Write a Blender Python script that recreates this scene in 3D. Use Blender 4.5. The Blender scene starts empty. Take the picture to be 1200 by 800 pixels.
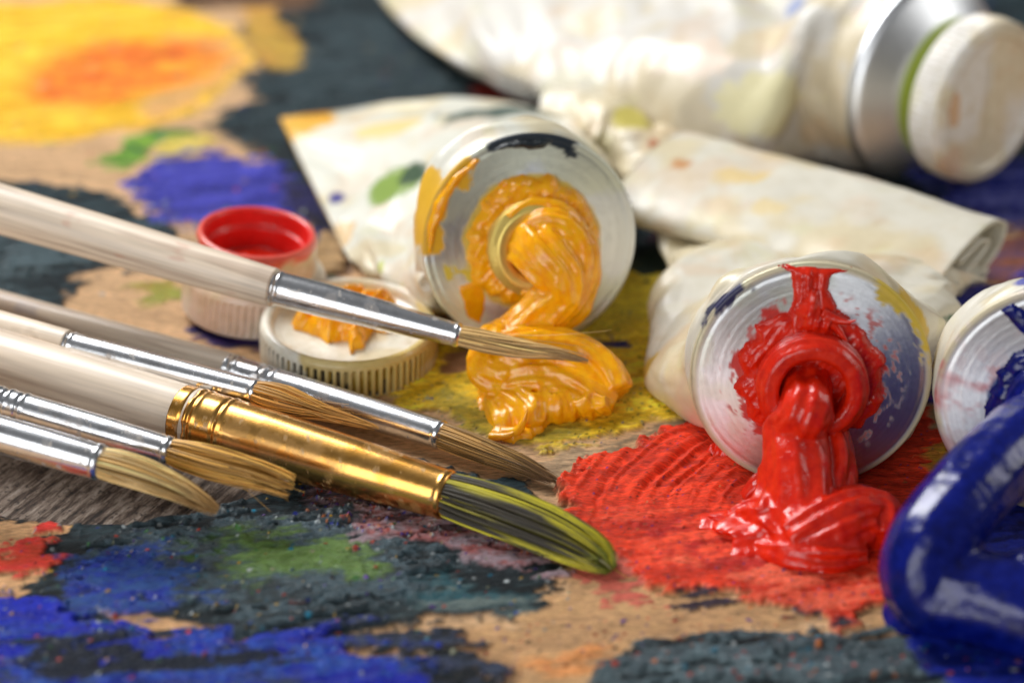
import bpy, math, random
import numpy as np
from mathutils import Vector
random.seed(7); RNG = np.random.default_rng(7)
S = bpy.context.scene
COL = S.collection
S.unit_settings.system = 'METRIC'; S.unit_settings.scale_length = 0.01   # one unit is one centimetre

# ------------------------------------------------------------------ camera
ELEV = math.radians(29.5); DIST = 42.0; HFOV = math.radians(22)
CP = np.array([0, -DIST*math.cos(ELEV), DIST*math.sin(ELEV)])
FW = np.array([0, math.cos(ELEV), -math.sin(ELEV)]); UP = np.array([0, math.sin(ELEV), math.cos(ELEV)])
FPX = 600/math.tan(HFOV/2)
cam = bpy.data.cameras.new('camera'); camo = bpy.data.objects.new('camera', cam); COL.objects.link(camo)
camo.location = CP; camo.rotation_euler = (math.pi/2-ELEV, 0, 0)
cam.sensor_width = 72; cam.lens = 36/math.tan(HFOV/2); cam.clip_start = 1; cam.clip_end = 2000
cam.dof.use_dof = True; cam.dof.focus_distance = 38.4
cam.dof.aperture_fstop = cam.lens/1000/(2*0.45); cam.dof.aperture_blades = 0
S.camera = camo

# ------------------------------------------------------------------ world, lamps, exposure
W = bpy.data.worlds.new('World'); S.world = W; W.use_nodes = True
nt = W.node_tree; nt.nodes.clear()
wo = nt.nodes.new('ShaderNodeOutputWorld'); bg = nt.nodes.new('ShaderNodeBackground')
tc = nt.nodes.new('ShaderNodeTexCoord'); sx = nt.nodes.new('ShaderNodeSeparateXYZ'); cr = nt.nodes.new('ShaderNodeValToRGB')
mp = nt.nodes.new('ShaderNodeMapRange'); mp.inputs['From Min'].default_value = -1
nt.links.new(tc.outputs['Generated'], sx.inputs[0]); nt.links.new(sx.outputs['Z'], mp.inputs['Value'])
nt.links.new(mp.outputs[0], cr.inputs[0]); nt.links.new(cr.outputs[0], bg.inputs['Color']); nt.links.new(bg.outputs[0], wo.inputs[0])
el = cr.color_ramp.elements
el[0].position = .42; el[0].color = (.10, .085, .08, 1); el[1].position = 1; el[1].color = (.60, .61, .63, 1)
e = el.new(.62); e.color = (.43, .44, .455, 1)
bg.inputs['Strength'].default_value = 0.15
def softbox(name, loc, target, sx_, sy_, rad, color):
    l = bpy.data.lights.new(name, 'AREA'); l.shape = 'RECTANGLE'; l.size = sx_; l.size_y = sy_
    l.energy = rad*math.pi*sx_*sy_; l.color = color
    o = bpy.data.objects.new(name, l); COL.objects.link(o); o.location = loc
    o.rotation_euler = (Vector(target)-Vector(loc)).to_track_quat('-Z', 'Y').to_euler()
    return o
softbox('window_light', (-30, 34, 50), (0, 0, 0), 34, 30, 11.5, (.985, .99, 1))
softbox('front_softbox', (-28, -56, 24), (0, 0, 1), 46, 40, 2.5, (.98, .99, 1))
softbox('side_softbox', (62, 8, 34), (2, 2, 1), 26, 26, 2.6, (1, .98, .95))
S.view_settings.view_transform = 'Standard'; S.view_settings.look = 'None'
S.view_settings.exposure = 0.62; S.view_settings.gamma = 1

# ------------------------------------------------------------------ maths helpers
def at(px, py, z=0.0):
    d = FW*FPX + np.array([px-600, 0, 0]) + UP*(400-py); t = (z-CP[2])/d[2]
    return CP + d*t
def A3(pts): return np.array([at(*p) for p in pts])
TAB = RNG.random((4, 64, 64, 64)).astype(np.float32)
def noise(x, y, z=None, seed=0):
    T = TAB[seed % 4]; off = seed*7.31
    x = np.asarray(x)+off; y = np.asarray(y)+off*1.7
    z = np.zeros_like(x)+off if z is None else np.asarray(z)+off
    xi, yi, zi = np.floor(x).astype(int), np.floor(y).astype(int), np.floor(z).astype(int)
    fx, fy, fz = x-xi, y-yi, z-zi
    fx, fy, fz = fx*fx*(3-2*fx), fy*fy*(3-2*fy), fz*fz*(3-2*fz)
    def g(a, b, c): return T[(xi+a) & 63, (yi+b) & 63, (zi+c) & 63]
    r = 0
    for a, wa in ((0, 1-fx), (1, fx)):
        for b, wb in ((0, 1-fy), (1, fy)):
            for c, wc in ((0, 1-fz), (1, fz)): r = r+g(a, b, c)*wa*wb*wc
    return r
def noise2(x, y, seed=0):
    T = TAB[seed % 4][:, :, (seed*13) % 64]; off = seed*5.77
    x = np.asarray(x)+off; y = np.asarray(y)+off*1.3
    xi, yi = np.floor(x).astype(int), np.floor(y).astype(int); fx, fy = x-xi, y-yi
    fx, fy = fx*fx*(3-2*fx), fy*fy*(3-2*fy)
    a = T[xi & 63, yi & 63]; b = T[(xi+1) & 63, yi & 63]; c = T[xi & 63, (yi+1) & 63]; d = T[(xi+1) & 63, (yi+1) & 63]
    return (a*(1-fx)+b*fx)*(1-fy)+(c*(1-fx)+d*fx)*fy
def fbm2(x, y, seed=0, o=4):
    r = 0; a = .5; k = 1
    for i in range(o): r = r+a*noise2(x*k, y*k, seed+i); a *= .5; k *= 2.03
    return r/(1-.5**o)
def fbm(x, y, z, seed=0, o=3):
    r = 0; a = .5; k = 1
    for i in range(o): r = r+a*noise(x*k, y*k, z*k, seed+i); a *= .5; k *= 2.03
    return r/(1-.5**o)
def sstep(x, a, b):
    t = np.clip((x-a)/(b-a), 0, 1); return t*t*(3-2*t)
def sdf(px, py, poly):                                 # > 0 inside the outline
    poly = np.asarray(poly, float); d = np.full(px.shape, 1e9); ins = np.zeros(px.shape, bool)
    for i in range(len(poly)):
        a = poly[i]; b = poly[(i+1) % len(poly)]; e = b-a
        wx = px-a[0]; wy = py-a[1]; t = np.clip((wx*e[0]+wy*e[1])/(e@e+1e-12), 0, 1)
        d = np.minimum(d, (wx-e[0]*t)**2+(wy-e[1]*t)**2)
        c = ((a[1] <= py) != (b[1] <= py)) & (px < e[0]*(py-a[1])/(e[1]+1e-12)+a[0]); ins ^= c
    d = np.sqrt(d); return np.where(ins, d, -d)
def catmull(P, n):
    P = np.asarray(P, float); m = len(P); t = np.linspace(0, m-1, n); i = np.clip(t.astype(int), 0, m-2); f = (t-i)[:, None]
    p0 = P[np.clip(i-1, 0, m-1)]; p1 = P[i]; p2 = P[i+1]; p3 = P[np.clip(i+2, 0, m-1)]
    return .5*((2*p1)+(-p0+p2)*f+(2*p0-5*p1+4*p2-p3)*f*f+(-p0+3*p1-3*p2+p3)*f**3)

# ------------------------------------------------------------------ scene helpers
def tag(o, label=None, cat=None, group=None, kind=None):
    if label: o['label'] = label
    if cat: o['category'] = cat
    if group: o['group'] = group
    if kind: o['kind'] = kind
    return o
def root(name, loc, label, cat, group=None):
    o = bpy.data.objects.new(name, None); COL.objects.link(o); o.location = loc; o.empty_display_size = .5
    return tag(o, label, cat, group)
def wloc(o):
    v = np.zeros(3)
    while o is not None: v = v+np.array(o.location); o = o.parent
    return v
def mesh(name, V, F, mat, parent=None, col=None, smooth=True, attrs=None, loc=None):
    V = np.asarray(V, float)
    me = bpy.data.meshes.new(name); o = bpy.data.objects.new(name, me); COL.objects.link(o)
    if parent is not None: o.parent = parent; V = V-wloc(parent)
    elif loc is not None: o.location = loc; V = V-np.array(loc)
    F = F if isinstance(F, list) else [F]
    F = [np.asarray(f, np.int32) for f in F if len(f)]
    me.vertices.add(len(V)); me.vertices.foreach_set('co', V.astype(np.float32).ravel())
    nl = sum(f.size for f in F); npoly = sum(len(f) for f in F)
    me.loops.add(nl); me.polygons.add(npoly)
    me.loops.foreach_set('vertex_index', np.concatenate([f.ravel() for f in F]))
    tot = np.concatenate([np.full(len(f), f.shape[1], np.int32) for f in F])
    st = np.concatenate([[0], np.cumsum(tot)[:-1]]).astype(np.int32)
    me.polygons.foreach_set('loop_start', st)
    me.update(calc_edges=True); me.validate()
    me.polygons.foreach_set('use_smooth', np.full(len(me.polygons), smooth))
    if col is not None:
        a = me.color_attributes.new('paint', 'FLOAT_COLOR', 'POINT')
        c = np.ones((len(V), 4), np.float32); c[:, :3] = col; a.data.foreach_set('color', c.ravel())
    for k, v in (attrs or {}).items():
        if np.ndim(v) == 2:
            a = me.attributes.new(k, 'FLOAT_VECTOR', 'POINT'); a.data.foreach_set('vector', np.asarray(v, np.float32).ravel()); continue
        a = me.attributes.new(k, 'FLOAT', 'POINT'); a.data.foreach_set('value', np.asarray(v, np.float32).ravel())
    me.materials.append(mat); return o
def grid_faces(n, m, wrap_m=False, base=0):
    i = np.arange(n-1)[:, None]; j = np.arange(m if wrap_m else m-1)[None, :]
    j2 = (j+1) % m
    return np.stack([i*m+j+0*i, i*m+j2, (i+1)*m+j2, (i+1)*m+j], -1).reshape(-1, 4)+base
def frames(P):
    T = np.gradient(P, axis=0); T /= np.linalg.norm(T, axis=1)[:, None]+1e-12
    N = np.zeros_like(P); a = np.array([0, 0, 1.]) if abs(T[0, 2]) < .9 else np.array([1., 0, 0])
    v = np.cross(np.cross(T[0], a), T[0]); N[0] = v/np.linalg.norm(v)
    for i in range(1, len(P)):
        v = N[i-1]-T[i]*(N[i-1]@T[i]); N[i] = v/np.linalg.norm(v)
    return T, N, np.cross(T, N)
def sweep(P, R, n=24, prof=None, flat=None, twist=0):
    """tube along P; R radius per point; prof(theta, s) multiplies the radius; flat = (scale along N, scale along B)"""
    P = np.asarray(P, float); T, N, B = frames(P); m = len(P)
    th = np.linspace(0, 2*math.pi, n, endpoint=False)[None, :]; s = np.linspace(0, 1, m)[:, None]
    r = np.asarray(R, float).reshape(-1, 1)*np.ones((m, n))
    if prof is not None: r = r*prof(th+twist*s, s)
    fn, fb = flat if flat is not None else (1, 1)
    V = P[:, None, :]+N[:, None, :]*(np.cos(th)*r)[..., None]*fn+B[:, None, :]*(np.sin(th)*r)[..., None]*fb
    V = V.reshape(-1, 3); F = grid_faces(m, n, True)
    V = np.vstack([V, P[0], P[-1]]); a = np.arange(n); b = (a+1) % n
    F3 = np.vstack([np.stack([b, a, np.full(n, m*n)], 1), np.stack([(m-1)*n+a, (m-1)*n+b, np.full(n, m*n+1)], 1)])
    return V, [F, F3]
def merge(parts):
    Vs = []; F4 = []; F3 = []; k = 0
    for V, F in parts:
        F = F if isinstance(F, list) else [F]
        for f in F:
            if len(f): (F4 if f.shape[1] == 4 else F3).append(f+k)
        Vs.append(V); k += len(V)
    return np.vstack(Vs), [np.vstack(x) for x in (F4, F3) if x]
def basis(n, upv=(0, 0, 1)):
    n = np.asarray(n, float); n /= np.linalg.norm(n); u = np.cross(upv, n); u /= np.linalg.norm(u); v = np.cross(n, u)
    return n, u, v
def lathe(c, n, prof, N=96, mod=None, upv=(0, 0, 1)):
    """prof: (radius, height along n)"""
    n, u, v = basis(n, upv); th = np.linspace(0, 2*math.pi, N, endpoint=False)
    prof = np.asarray(prof, float); r = prof[:, :1]*np.ones((1, N)); h = prof[:, 1:]*np.ones((1, N))
    if mod is not None: r, h = mod(r, h, th[None, :])
    V = np.asarray(c)+u*(r*np.cos(th))[..., None]+v*(r*np.sin(th))[..., None]+n*h[..., None]
    return V.reshape(-1, 3), grid_faces(len(prof), N, True)
def dense(prof, step=.04):
    out = [prof[0]]
    for a, b in zip(prof[:-1], prof[1:]):
        k = max(1, int(math.dist(a, b)/step))
        for i in range(1, k+1): out.append((a[0]+(b[0]-a[0])*i/k, a[1]+(b[1]-a[1])*i/k))
    return out
def vnormals(V, F):
    N = np.zeros_like(V)
    for f in F:
        a, b, c = V[f[:, 0]], V[f[:, 1]], V[f[:, 2]]; n = np.cross(b-a, c-a)
        if f.shape[1] == 4: n = n+np.cross(c-a, V[f[:, 3]]-a)
        for k in range(f.shape[1]): np.add.at(N, f[:, k], n)
    return N/(np.linalg.norm(N, axis=1)[:, None]+1e-12)
def fuse(parts, voxel=.03, smooth=4):
    V, F = merge(parts)
    o = mesh('tmp', V, F, MAT['white']); m = o.modifiers.new('r', 'REMESH'); m.mode = 'VOXEL'; m.voxel_size = voxel
    dg = bpy.context.evaluated_depsgraph_get(); dg.update(); ev = o.evaluated_get(dg); me = ev.to_mesh()
    V = np.empty(len(me.vertices)*3, np.float32); me.vertices.foreach_get('co', V); V = V.reshape(-1, 3).astype(float)
    tot = np.empty(len(me.polygons), np.int32); me.polygons.foreach_get('loop_total', tot)
    li = np.empty(len(me.loops), np.int32); me.loops.foreach_get('vertex_index', li)
    st = np.concatenate([[0], np.cumsum(tot)[:-1]])
    F = []
    for k in (4, 3):
        s = st[tot == k]
        if len(s): F.append(li[s[:, None]+np.arange(k)])
    E = np.empty(len(me.edges)*2, np.int32); me.edges.foreach_get('vertices', E); E = E.reshape(-1, 2)
    ev.to_mesh_clear(); md = o.data; bpy.data.objects.remove(o); bpy.data.meshes.remove(md)
    cnt = np.zeros(len(V)); np.add.at(cnt, E[:, 0], 1); np.add.at(cnt, E[:, 1], 1)
    for _ in range(smooth):
        Q = np.zeros_like(V)
        for k in range(3):
            Q[:, k] = np.bincount(E[:, 0], V[E[:, 1], k], len(V))+np.bincount(E[:, 1], V[E[:, 0], k], len(V))
        V = V*.5+.5*Q/np.maximum(cnt, 1)[:, None]
    return V, F

# ------------------------------------------------------------------ materials
MAT = {}
def newmat(name):
    m = bpy.data.materials.new(name); m.use_nodes = True; t = m.node_tree; b = t.nodes['Principled BSDF']; MAT[name] = m
    return m, t, b
def N_(t, kind, **kw):
    n = t.nodes.new(kind)
    for k, v in kw.items(): setattr(n, k, v)
    return n
def noise_node(t, scale, detail=4, vec=None, rough=.6):
    n = t.nodes.new('ShaderNodeTexNoise'); n.inputs['Scale'].default_value = scale; n.inputs['Detail'].default_value = detail
    n.inputs['Roughness'].default_value = rough
    if vec is not None: t.links.new(vec, n.inputs['Vector'])
    return n
def coord(t, scale=(1, 1, 1), rot=(0, 0, 0)):
    c = t.nodes.new('ShaderNodeTexCoord'); m = t.nodes.new('ShaderNodeMapping'); m.inputs['Scale'].default_value = scale
    m.inputs['Rotation'].default_value = rot; t.links.new(c.outputs['Object'], m.inputs[0]); return m.outputs[0]
def bump(t, b, h, strength, dist=.02, prev=None):
    n = t.nodes.new('ShaderNodeBump'); n.inputs['Strength'].default_value = strength; n.inputs['Distance'].default_value = dist
    t.links.new(h, n.inputs['Height'])
    if prev is not None: t.links.new(prev, n.inputs['Normal'])
    t.links.new(n.outputs[0], b.inputs['Normal']); return n.outputs[0]
def ramp(t, fac, stops):
    r = t.nodes.new('ShaderNodeValToRGB'); e = r.color_ramp.elements
    e[0].position, e[0].color = stops[0][0], (*stops[0][1], 1); e[1].position, e[1].color = stops[-1][0], (*stops[-1][1], 1)
    for p, c in stops[1:-1]: x = e.new(p); x.color = (*c, 1)
    t.links.new(fac, r.inputs[0]); return r.outputs[0]
def attr_col(t, name='paint'):
    a = t.nodes.new('ShaderNodeAttribute'); a.attribute_name = name; return a
def mulcol(t, a, b, f=1):
    m = t.nodes.new('ShaderNodeMix'); m.data_type = 'RGBA'; m.blend_type = 'MULTIPLY'; m.inputs[0].default_value = f
    t.links.new(a, m.inputs[6]); t.links.new(b, m.inputs[7]); return m.outputs[2]

m, t, b = newmat('white'); b.inputs['Base Color'].default_value = (.8, .8, .78, 1)
def paint_mat(name, c, dark, rough=.22, streak=(6, 6, 6), coat=.2, bs=.35, sss=.0):
    m, t, b = newmat(name); v = coord(t, streak); n = noise_node(t, 1, 5, v)
    t.links.new(ramp(t, n.outputs[0], [(.3, dark), (.55, c), (.8, tuple(min(1, x*1.12+.01) for x in c))]), b.inputs['Base Color'])
    b.inputs['Roughness'].default_value = rough; b.inputs['Coat Weight'].default_value = coat; b.inputs['Coat Roughness'].default_value = .12
    n2 = noise_node(t, 9, 4, coord(t)); n3 = noise_node(t, 45, 2, coord(t))
    p = bump(t, b, n2.outputs[0], bs, .05); bump(t, b, n3.outputs[0], bs*.5, .01, p)
    if sss: b.inputs['Subsurface Weight'].default_value = sss; b.inputs['Subsurface Radius'].default_value = (.1, .04, .01); b.inputs['Subsurface Scale'].default_value = 1
    return m
paint_mat('red_paint', (.76, .022, .003), (.60, .008, .002), sss=.1)
paint_mat('yellow_paint', (1, .45, .003), (.92, .32, .002), rough=.15, sss=.1)
paint_mat('blue_paint', (.001, .007, .16), (.0008, .003, .07), rough=.2, coat=0, bs=.2)
paint_mat('black_paint', (.012, .018, .022), (.006, .008, .010), rough=.35, coat=0)
# surface painted by the 'paint' attribute
m, t, b = newmat('palette_surface')
a = attr_col(t); n = noise_node(t, 6, 6, coord(t, (1, 5.5, 1), (0, 0, .16)), .7)
t.links.new(mulcol(t, a.outputs['Color'], ramp(t, n.outputs[0], [(.34, (.55, .55, .55)), (.5, (1, 1, 1)), (.68, (1.4, 1.4, 1.4))])), b.inputs['Base Color'])
b.inputs['Specular IOR Level'].default_value = .17
g = attr_col(t, 'gloss'); t.links.new(g.outputs['Fac'], b.inputs['Roughness'])
n2 = noise_node(t, 9, 6, coord(t, (1, 3.6, 1), (0, 0, .14)), .62); p = bump(t, b, n2.outputs[0], .7, .07)
# weathered table
m, t, b = newmat('weathered_wood')
v = coord(t, (1, 1, 1), (0, 0, math.radians(-62)))
st = N_(t, 'ShaderNodeMapping'); st.inputs['Scale'].default_value = (.8, 4.6, 1); t.links.new(v, st.inputs[0])
n1 = noise_node(t, 1.6, 8, st.outputs[0], .72); n2 = noise_node(t, 12, 5, v, .7)
c1 = ramp(t, n1.outputs[0], [(.36, (.025, .016, .012)), (.46, (.13, .085, .06)), (.54, (.34, .26, .20)), (.68, (.60, .50, .42))])
c2 = ramp(t, n2.outputs[0], [(.36, (.12, .1, .1)), (.46, (1, 1, 1))])
t.links.new(mulcol(t, c1, c2, .9), b.inputs['Base Color']); b.inputs['Roughness'].default_value = .75
p = bump(t, b, n1.outputs[0], 1, .15); bump(t, b, n2.outputs[0], .6, .05, p)
# tube coating
m, t, b = newmat('tube_coating')
a = attr_col(t); n = noise_node(t, 3.5, 5, coord(t))
t.links.new(mulcol(t, a.outputs['Color'], ramp(t, n.outputs[0], [(.3, (.93, .92, .89)), (.6, (1, 1, 1))])), b.inputs['Base Color'])
b.inputs['Roughness'].default_value = .42; b.inputs['Coat Weight'].default_value = .2; b.inputs['Coat Roughness'].default_value = .2
n2 = noise_node(t, 7, 5, coord(t)); bump(t, b, n2.outputs[0], .02, .05)
# metals with paint attribute mask
def metal(name, c, rough, scratch=.12, stretch=(1, 1, 1), bs=.15, aniso=0):
    m, t, b = newmat(name); a = attr_col(t); t.links.new(a.outputs['Color'], b.inputs['Base Color'])
    mk = attr_col(t, 'metal'); t.links.new(mk.outputs['Fac'], b.inputs['Metallic'])
    n = noise_node(t, 18, 5, coord(t, stretch)); r = N_(t, 'ShaderNodeMapRange'); r.inputs['To Min'].default_value = rough-scratch*.6
    r.inputs['To Max'].default_value = rough+scratch; t.links.new(n.outputs[0], r.inputs[0]); t.links.new(r.outputs[0], b.inputs['Roughness'])
    bump(t, b, n.outputs[0], bs, .01)
    if aniso:
        tg = attr_col(t, 'tang'); b.inputs['Anisotropic'].default_value = aniso; t.links.new(tg.outputs['Vector'], b.inputs['Tangent'])
    return m
metal('tube_metal', 0, .36, .12, aniso=.75); metal('ferrule_metal', 0, .23, .08, bs=.06)
# brush wood
m, t, b = newmat('handle_wood')
a = attr_col(t); g = attr_col(t, 'grain')
t.links.new(a.outputs['Color'], b.inputs['Base Color']); b.inputs['Roughness'].default_value = .45
b.inputs['Coat Weight'].default_value = .3; b.inputs['Coat Roughness'].default_value = .25
bump(t, b, g.outputs['Fac'], .3, .02)
m, t, b = newmat('bristle_hair'); a = attr_col(t); t.links.new(a.outputs['Color'], b.inputs['Base Color']); b.inputs['Roughness'].default_value = .38
m, t, b = newmat('cap_plastic'); a = attr_col(t); n = noise_node(t, 6, 4, coord(t))
t.links.new(mulcol(t, a.outputs['Color'], ramp(t, n.outputs[0], [(.3, (.88, .86, .8)), (.6, (1, 1, 1))])), b.inputs['Base Color'])
b.inputs['Roughness'].default_value = .35; b.inputs['Coat Weight'].default_value = .3
b.inputs['Subsurface Weight'].default_value = .1; b.inputs['Subsurface Radius'].default_value = (.2, .15, .1); b.inputs['Subsurface Scale'].default_value = 1

# ------------------------------------------------------------------ the table under the palette
n_ = 60
xs = np.linspace(-90, 90, n_); X, Y = np.meshgrid(xs, xs+20)
tag(mesh('table_top', np.stack([X, Y, np.full_like(X, -.62)], -1).reshape(-1, 3), grid_faces(n_, n_), MAT['weathered_wood']), kind='structure')

# ------------------------------------------------------------------ the palette: relief and paint layout
xs = np.concatenate([np.linspace(-17, -11.2, 60, endpoint=False), np.arange(-11.2, 11.2, .026), np.linspace(11.2, 17, 60)])
ys = np.concatenate([np.linspace(-13, -9.4, 40, endpoint=False), np.arange(-9.4, 3, .026), np.arange(3, 15, .06), np.linspace(15, 21, 40)])
X, Y = np.meshgrid(xs, ys); sh = X.shape
ga = fbm2(X*.6+2, Y*5+X*.8, 3, 5); gb = noise2(X*2.2, Y*30+X*4, 5)
wood = np.array([.58, .36, .19])[None, None]*(.72+.55*ga+.16*gb)[..., None]
C = wood.copy(); Z = (ga-.5)*.03+gb*.012; G = np.full(sh, .55)
wx = (fbm2(X*1.3, Y*1.3, 1)-.5); wy = (fbm2(X*1.3, Y*1.3, 2)-.5)
hx = (fbm2(X*6, Y*6, 3)-.5); hy = (fbm2(X*6, Y*6, 1)-.5)
streak = fbm2(X*1.2+Y*.5, Y*8-X*1.5, 2, 5); fine = fbm2(X*9, Y*12, 0, 4); blot = fbm2(X*2.6, Y*3.4, 1, 4)
def gp(pts): return [tuple(at(*p)[:2]) for p in pts]
def patch(color, poly, c2=None, warp=.6, edge=.12, th=.03, rough=.32, ridge=None, cover=1.0, px=True):
    global C, Z, G
    P = np.array(gp(poly) if px else poly); lo = P.min(0)-1; hi = P.max(0)+1
    I = np.where((ys > lo[1]) & (ys < hi[1]))[0]; J = np.where((xs > lo[0]) & (xs < hi[0]))[0]
    if not len(I) or not len(J): return
    s = (slice(I[0], I[-1]+1), slice(J[0], J[-1]+1))
    x, y = X[s], Y[s]
    d = sdf(x+wx[s]*warp*1.6+hx[s]*warp*.9, y+wy[s]*warp*1.6+hy[s]*warp*.5, P)+(streak[s]-.5)*warp*1.5+(fine[s]-.5)*warp*.5
    k = sstep(d, -edge*.3, edge)
    if cover < 1: k = k*sstep(blot[s]*.5+streak[s]*.5+fine[s]*.3, .72-cover*.6, .80-cover*.6)
    c = np.array(color)[None, None]*np.ones(x.shape+(1,))
    if c2 is not None:
        f = sstep(streak[s]*.6+fine[s]*.4, .38, .62)[..., None]; c = c*(1-f)+np.array(c2)[None, None]*f
    c = c*(.45+.8*streak[s]+.4*np.clip(blot[s]+fine[s]-.6, 0, 1))[..., None]
    C[s] = C[s]*(1-k[..., None])+c*k[..., None]
    lump = .25+.8*streak[s]+.45*(fine[s]-.3)+.5*blot[s]
    if ridge is not None: lump = lump+ridge(x, y)
    Z[s] = Z[s]*(1-k)+(Z[s]*.3+th*lump+th*.55*np.exp(-((d-edge*1.3)/.14)**2))*k
    G[s] = G[s]*(1-k)+rough*k
TEAL = (.008, .014, .017); TEAL2 = (.026, .045, .052); BLUE = (.004, .011, .24); NAVY = (.02, .018, .10); YEL = (.93, .50, .015); OCH = (.80, .52, .02)
RED = (.72, .040, .014); GRN = (.06, .16, .03); TAN = (.60, .34, .16)
# far field
patch(TEAL, [(270, 30), (470, -60), (800, -60), (1250, -40), (1250, 260), (1100, 260), (900, 220), (760, 330), (690, 300), (400, 270), (330, 235), (240, 150), (300, 110)], TEAL2, .5, .2)
patch((.07, .03, .02), [(200, -60), (430, -60), (350, 15), (200, 10)], (.15, .08, .04), .5, .2)
patch(TEAL, [(-80, 205), (90, 218), (190, 250), (240, 300), (130, 318), (60, 365), (-80, 380)], TEAL2, .4, .1)
patch(YEL, [(-80, 10), (120, -5), (230, 10), (290, 45), (295, 85), (250, 125), (170, 155), (60, 170), (-80, 175)], (.95, .56, .05), .35, .25, .03)
patch((.74, .44, .16), [(190, 40), (270, 45), (285, 80), (240, 120), (170, 145), (150, 120), (230, 90)], (.7, .36, .12), .4, .3, .03)
patch((.90, .16, .02), [(5, 128), (30, 85), (80, 55), (150, 42), (250, 45), (270, 75), (225, 105), (110, 132)], (.95, .34, .03), .5, .5, .03)
patch((.62, .38, .06), [(280, 10), (320, 10), (340, 40), (385, 60), (370, 85), (310, 85), (290, 60)], (.5, .25, .05), .3, .15)
patch((.05, .2, .03), [(100, 200), (150, 165), (180, 150), (250, 148), (240, 165), (190, 175), (140, 205)], (.2, .35, .04), .4, .15)
patch((.65, .5, .1), [(160, 190), (200, 170), (250, 160), (240, 185), (180, 205)], None, .4, .15, cover=.9)
patch((.035, .035, .30), [(145, 215), (180, 190), (250, 180), (330, 200), (360, 250), (350, 290), (250, 285), (190, 260)], (.06, .06, .40), .45, .15, .05, cover=.97)
patch((.015, .012, .02), [(320, 215), (400, 210), (420, 320), (380, 340), (345, 290)], NAVY, .4, .2)
patch((.45, .28, .13), [(375, 275), (400, 285), (408, 320), (380, 330), (360, 300)], None, .2, .1, .06)
patch(NAVY, [(190, 395), (230, 375), (340, 395), (330, 415), (250, 410)], (.05, .02, .12), .3, .1)
patch((.45, .33, .06), [(140, 335), (200, 330), (215, 350), (170, 360)], (.3, .3, .06), .3, .15)
# behind the red tube
patch((.40, .03, .015), [(540, 75), (620, 90), (740, 140), (720, 165), (640, 140), (560, 115)], (.2, .02, .01), .3, .2, .04)
patch(BLUE, [(1060, 200), (1250, 190), (1250, 275), (1140, 260)], (.08, .09, .32), .5, .15, .05)
patch((.30, .10, .06), [(1090, 270), (1250, 265), (1250, 345), (1150, 350)], (.12, .06, .12), .5, .2)
patch((.06, .05, .25), [(1080, 340), (1250, 330), (1250, 480), (1090, 480)], (.02, .03, .35), .5, .15, .05)
patch((.05, .01, .02), [(760, 250), (830, 260), (820, 340), (770, 330)], None, .3, .15)
# the yellow field
patch(OCH, [(455, 480), (490, 400), (560, 375), (640, 385), (760, 300), (860, 330), (860, 480), (790, 500), (720, 515), (640, 535), (540, 500)], (1, .72, .05), .35, .14, .05, .3)
patch((1, .78, .07), [(690, 370), (740, 310), (800, 310), (790, 370), (740, 400), (680, 410)], (.62, .42, .03), .5, .2, .04)
patch((.03, .05, .04), [(730, 300), (790, 290), (800, 320), (750, 330)], None, .4, .1)
patch((.02, .02, .14), [(655, 398), (740, 402), (735, 410), (660, 409)], None, .15, .06)
patch((.25, .12, .05), [(500, 420), (560, 400), (570, 430), (530, 450)], None, .3, .1)  # shadow right of the yellow cap, painted in as a brown patch
patch((.34, .27, .03), [(480, 470), (540, 455), (600, 500), (700, 500), (660, 530), (560, 520)], (.45, .32, .03), .5, .2, cover=.75)
patch((.30, .22, .13), [(560, 560), (650, 535), (760, 500), (860, 470), (860, 500), (760, 525), (690, 560), (640, 580)], (.42, .29, .17), .4, .15, .01, .6)
# the dark foreground
patch(TEAL, [(-80, 560), (200, 560), (360, 540), (470, 540), (600, 570), (660, 630), (690, 670), (640, 715), (560, 735), (480, 745), (430, 770), (-80, 740)], TEAL2, .45, .12, .045, .4)
patch((.13, .08, .09), [(400, 560), (520, 570), (640, 620), (640, 650), (540, 640), (420, 620), (340, 590)], (.03, .03, .045), .5, .2, .05, .4, cover=.85)
patch((.05, .11, .025), [(190, 640), (260, 615), (380, 615), (460, 640), (470, 680), (380, 705), (250, 715), (190, 690)], (.12, .20, .04), .6, .4, .03, .4, cover=.88)
patch((.03, .10, .12), [(420, 690), (520, 670), (640, 690), (600, 720), (480, 735)], (.10, .13, .12), .5, .3, cover=.8)
patch((.5, .10, .05), [(320, 720), (340, 695), (375, 690), (385, 705), (350, 725)], None, .4, .15, cover=.85)
patch(TAN, [(-60, 610), (80, 608), (65, 625), (40, 640), (62, 670), (30, 690), (40, 715), (0, 735), (-60, 730)], None, .35, .06, .01, .5)
patch((.75, .07, .03), [(-40, 655), (20, 635), (45, 620), (50, 645), (72, 662), (45, 675), (-40, 672)], (.6, .04, .03), .4, .06, .05)
patch((.5, .1, .06), [(-30, 700), (30, 705), (20, 722), (-30, 725)], None, .4, .08, cover=.8)
patch((.006, .016, .36), [(-80, 690), (30, 705), (60, 690), (110, 720), (200, 745), (270, 748), (330, 745), (410, 735), (450, 775), (520, 790), (560, 830), (560, 900), (-80, 900)], (.008, .02, .40), .5, .12, .08, .26)
patch((.03, .045, .08), [(-60, 760), (40, 770), (200, 800), (300, 780), (420, 810), (300, 880), (-60, 880)], (.02, .03, .30), .6, .3, cover=.7)
patch(TAN, [(92, 697), (130, 708), (180, 722), (225, 733), (266, 738), (255, 746), (180, 743), (130, 727)], None, .14, .04, .01, .5)
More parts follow.
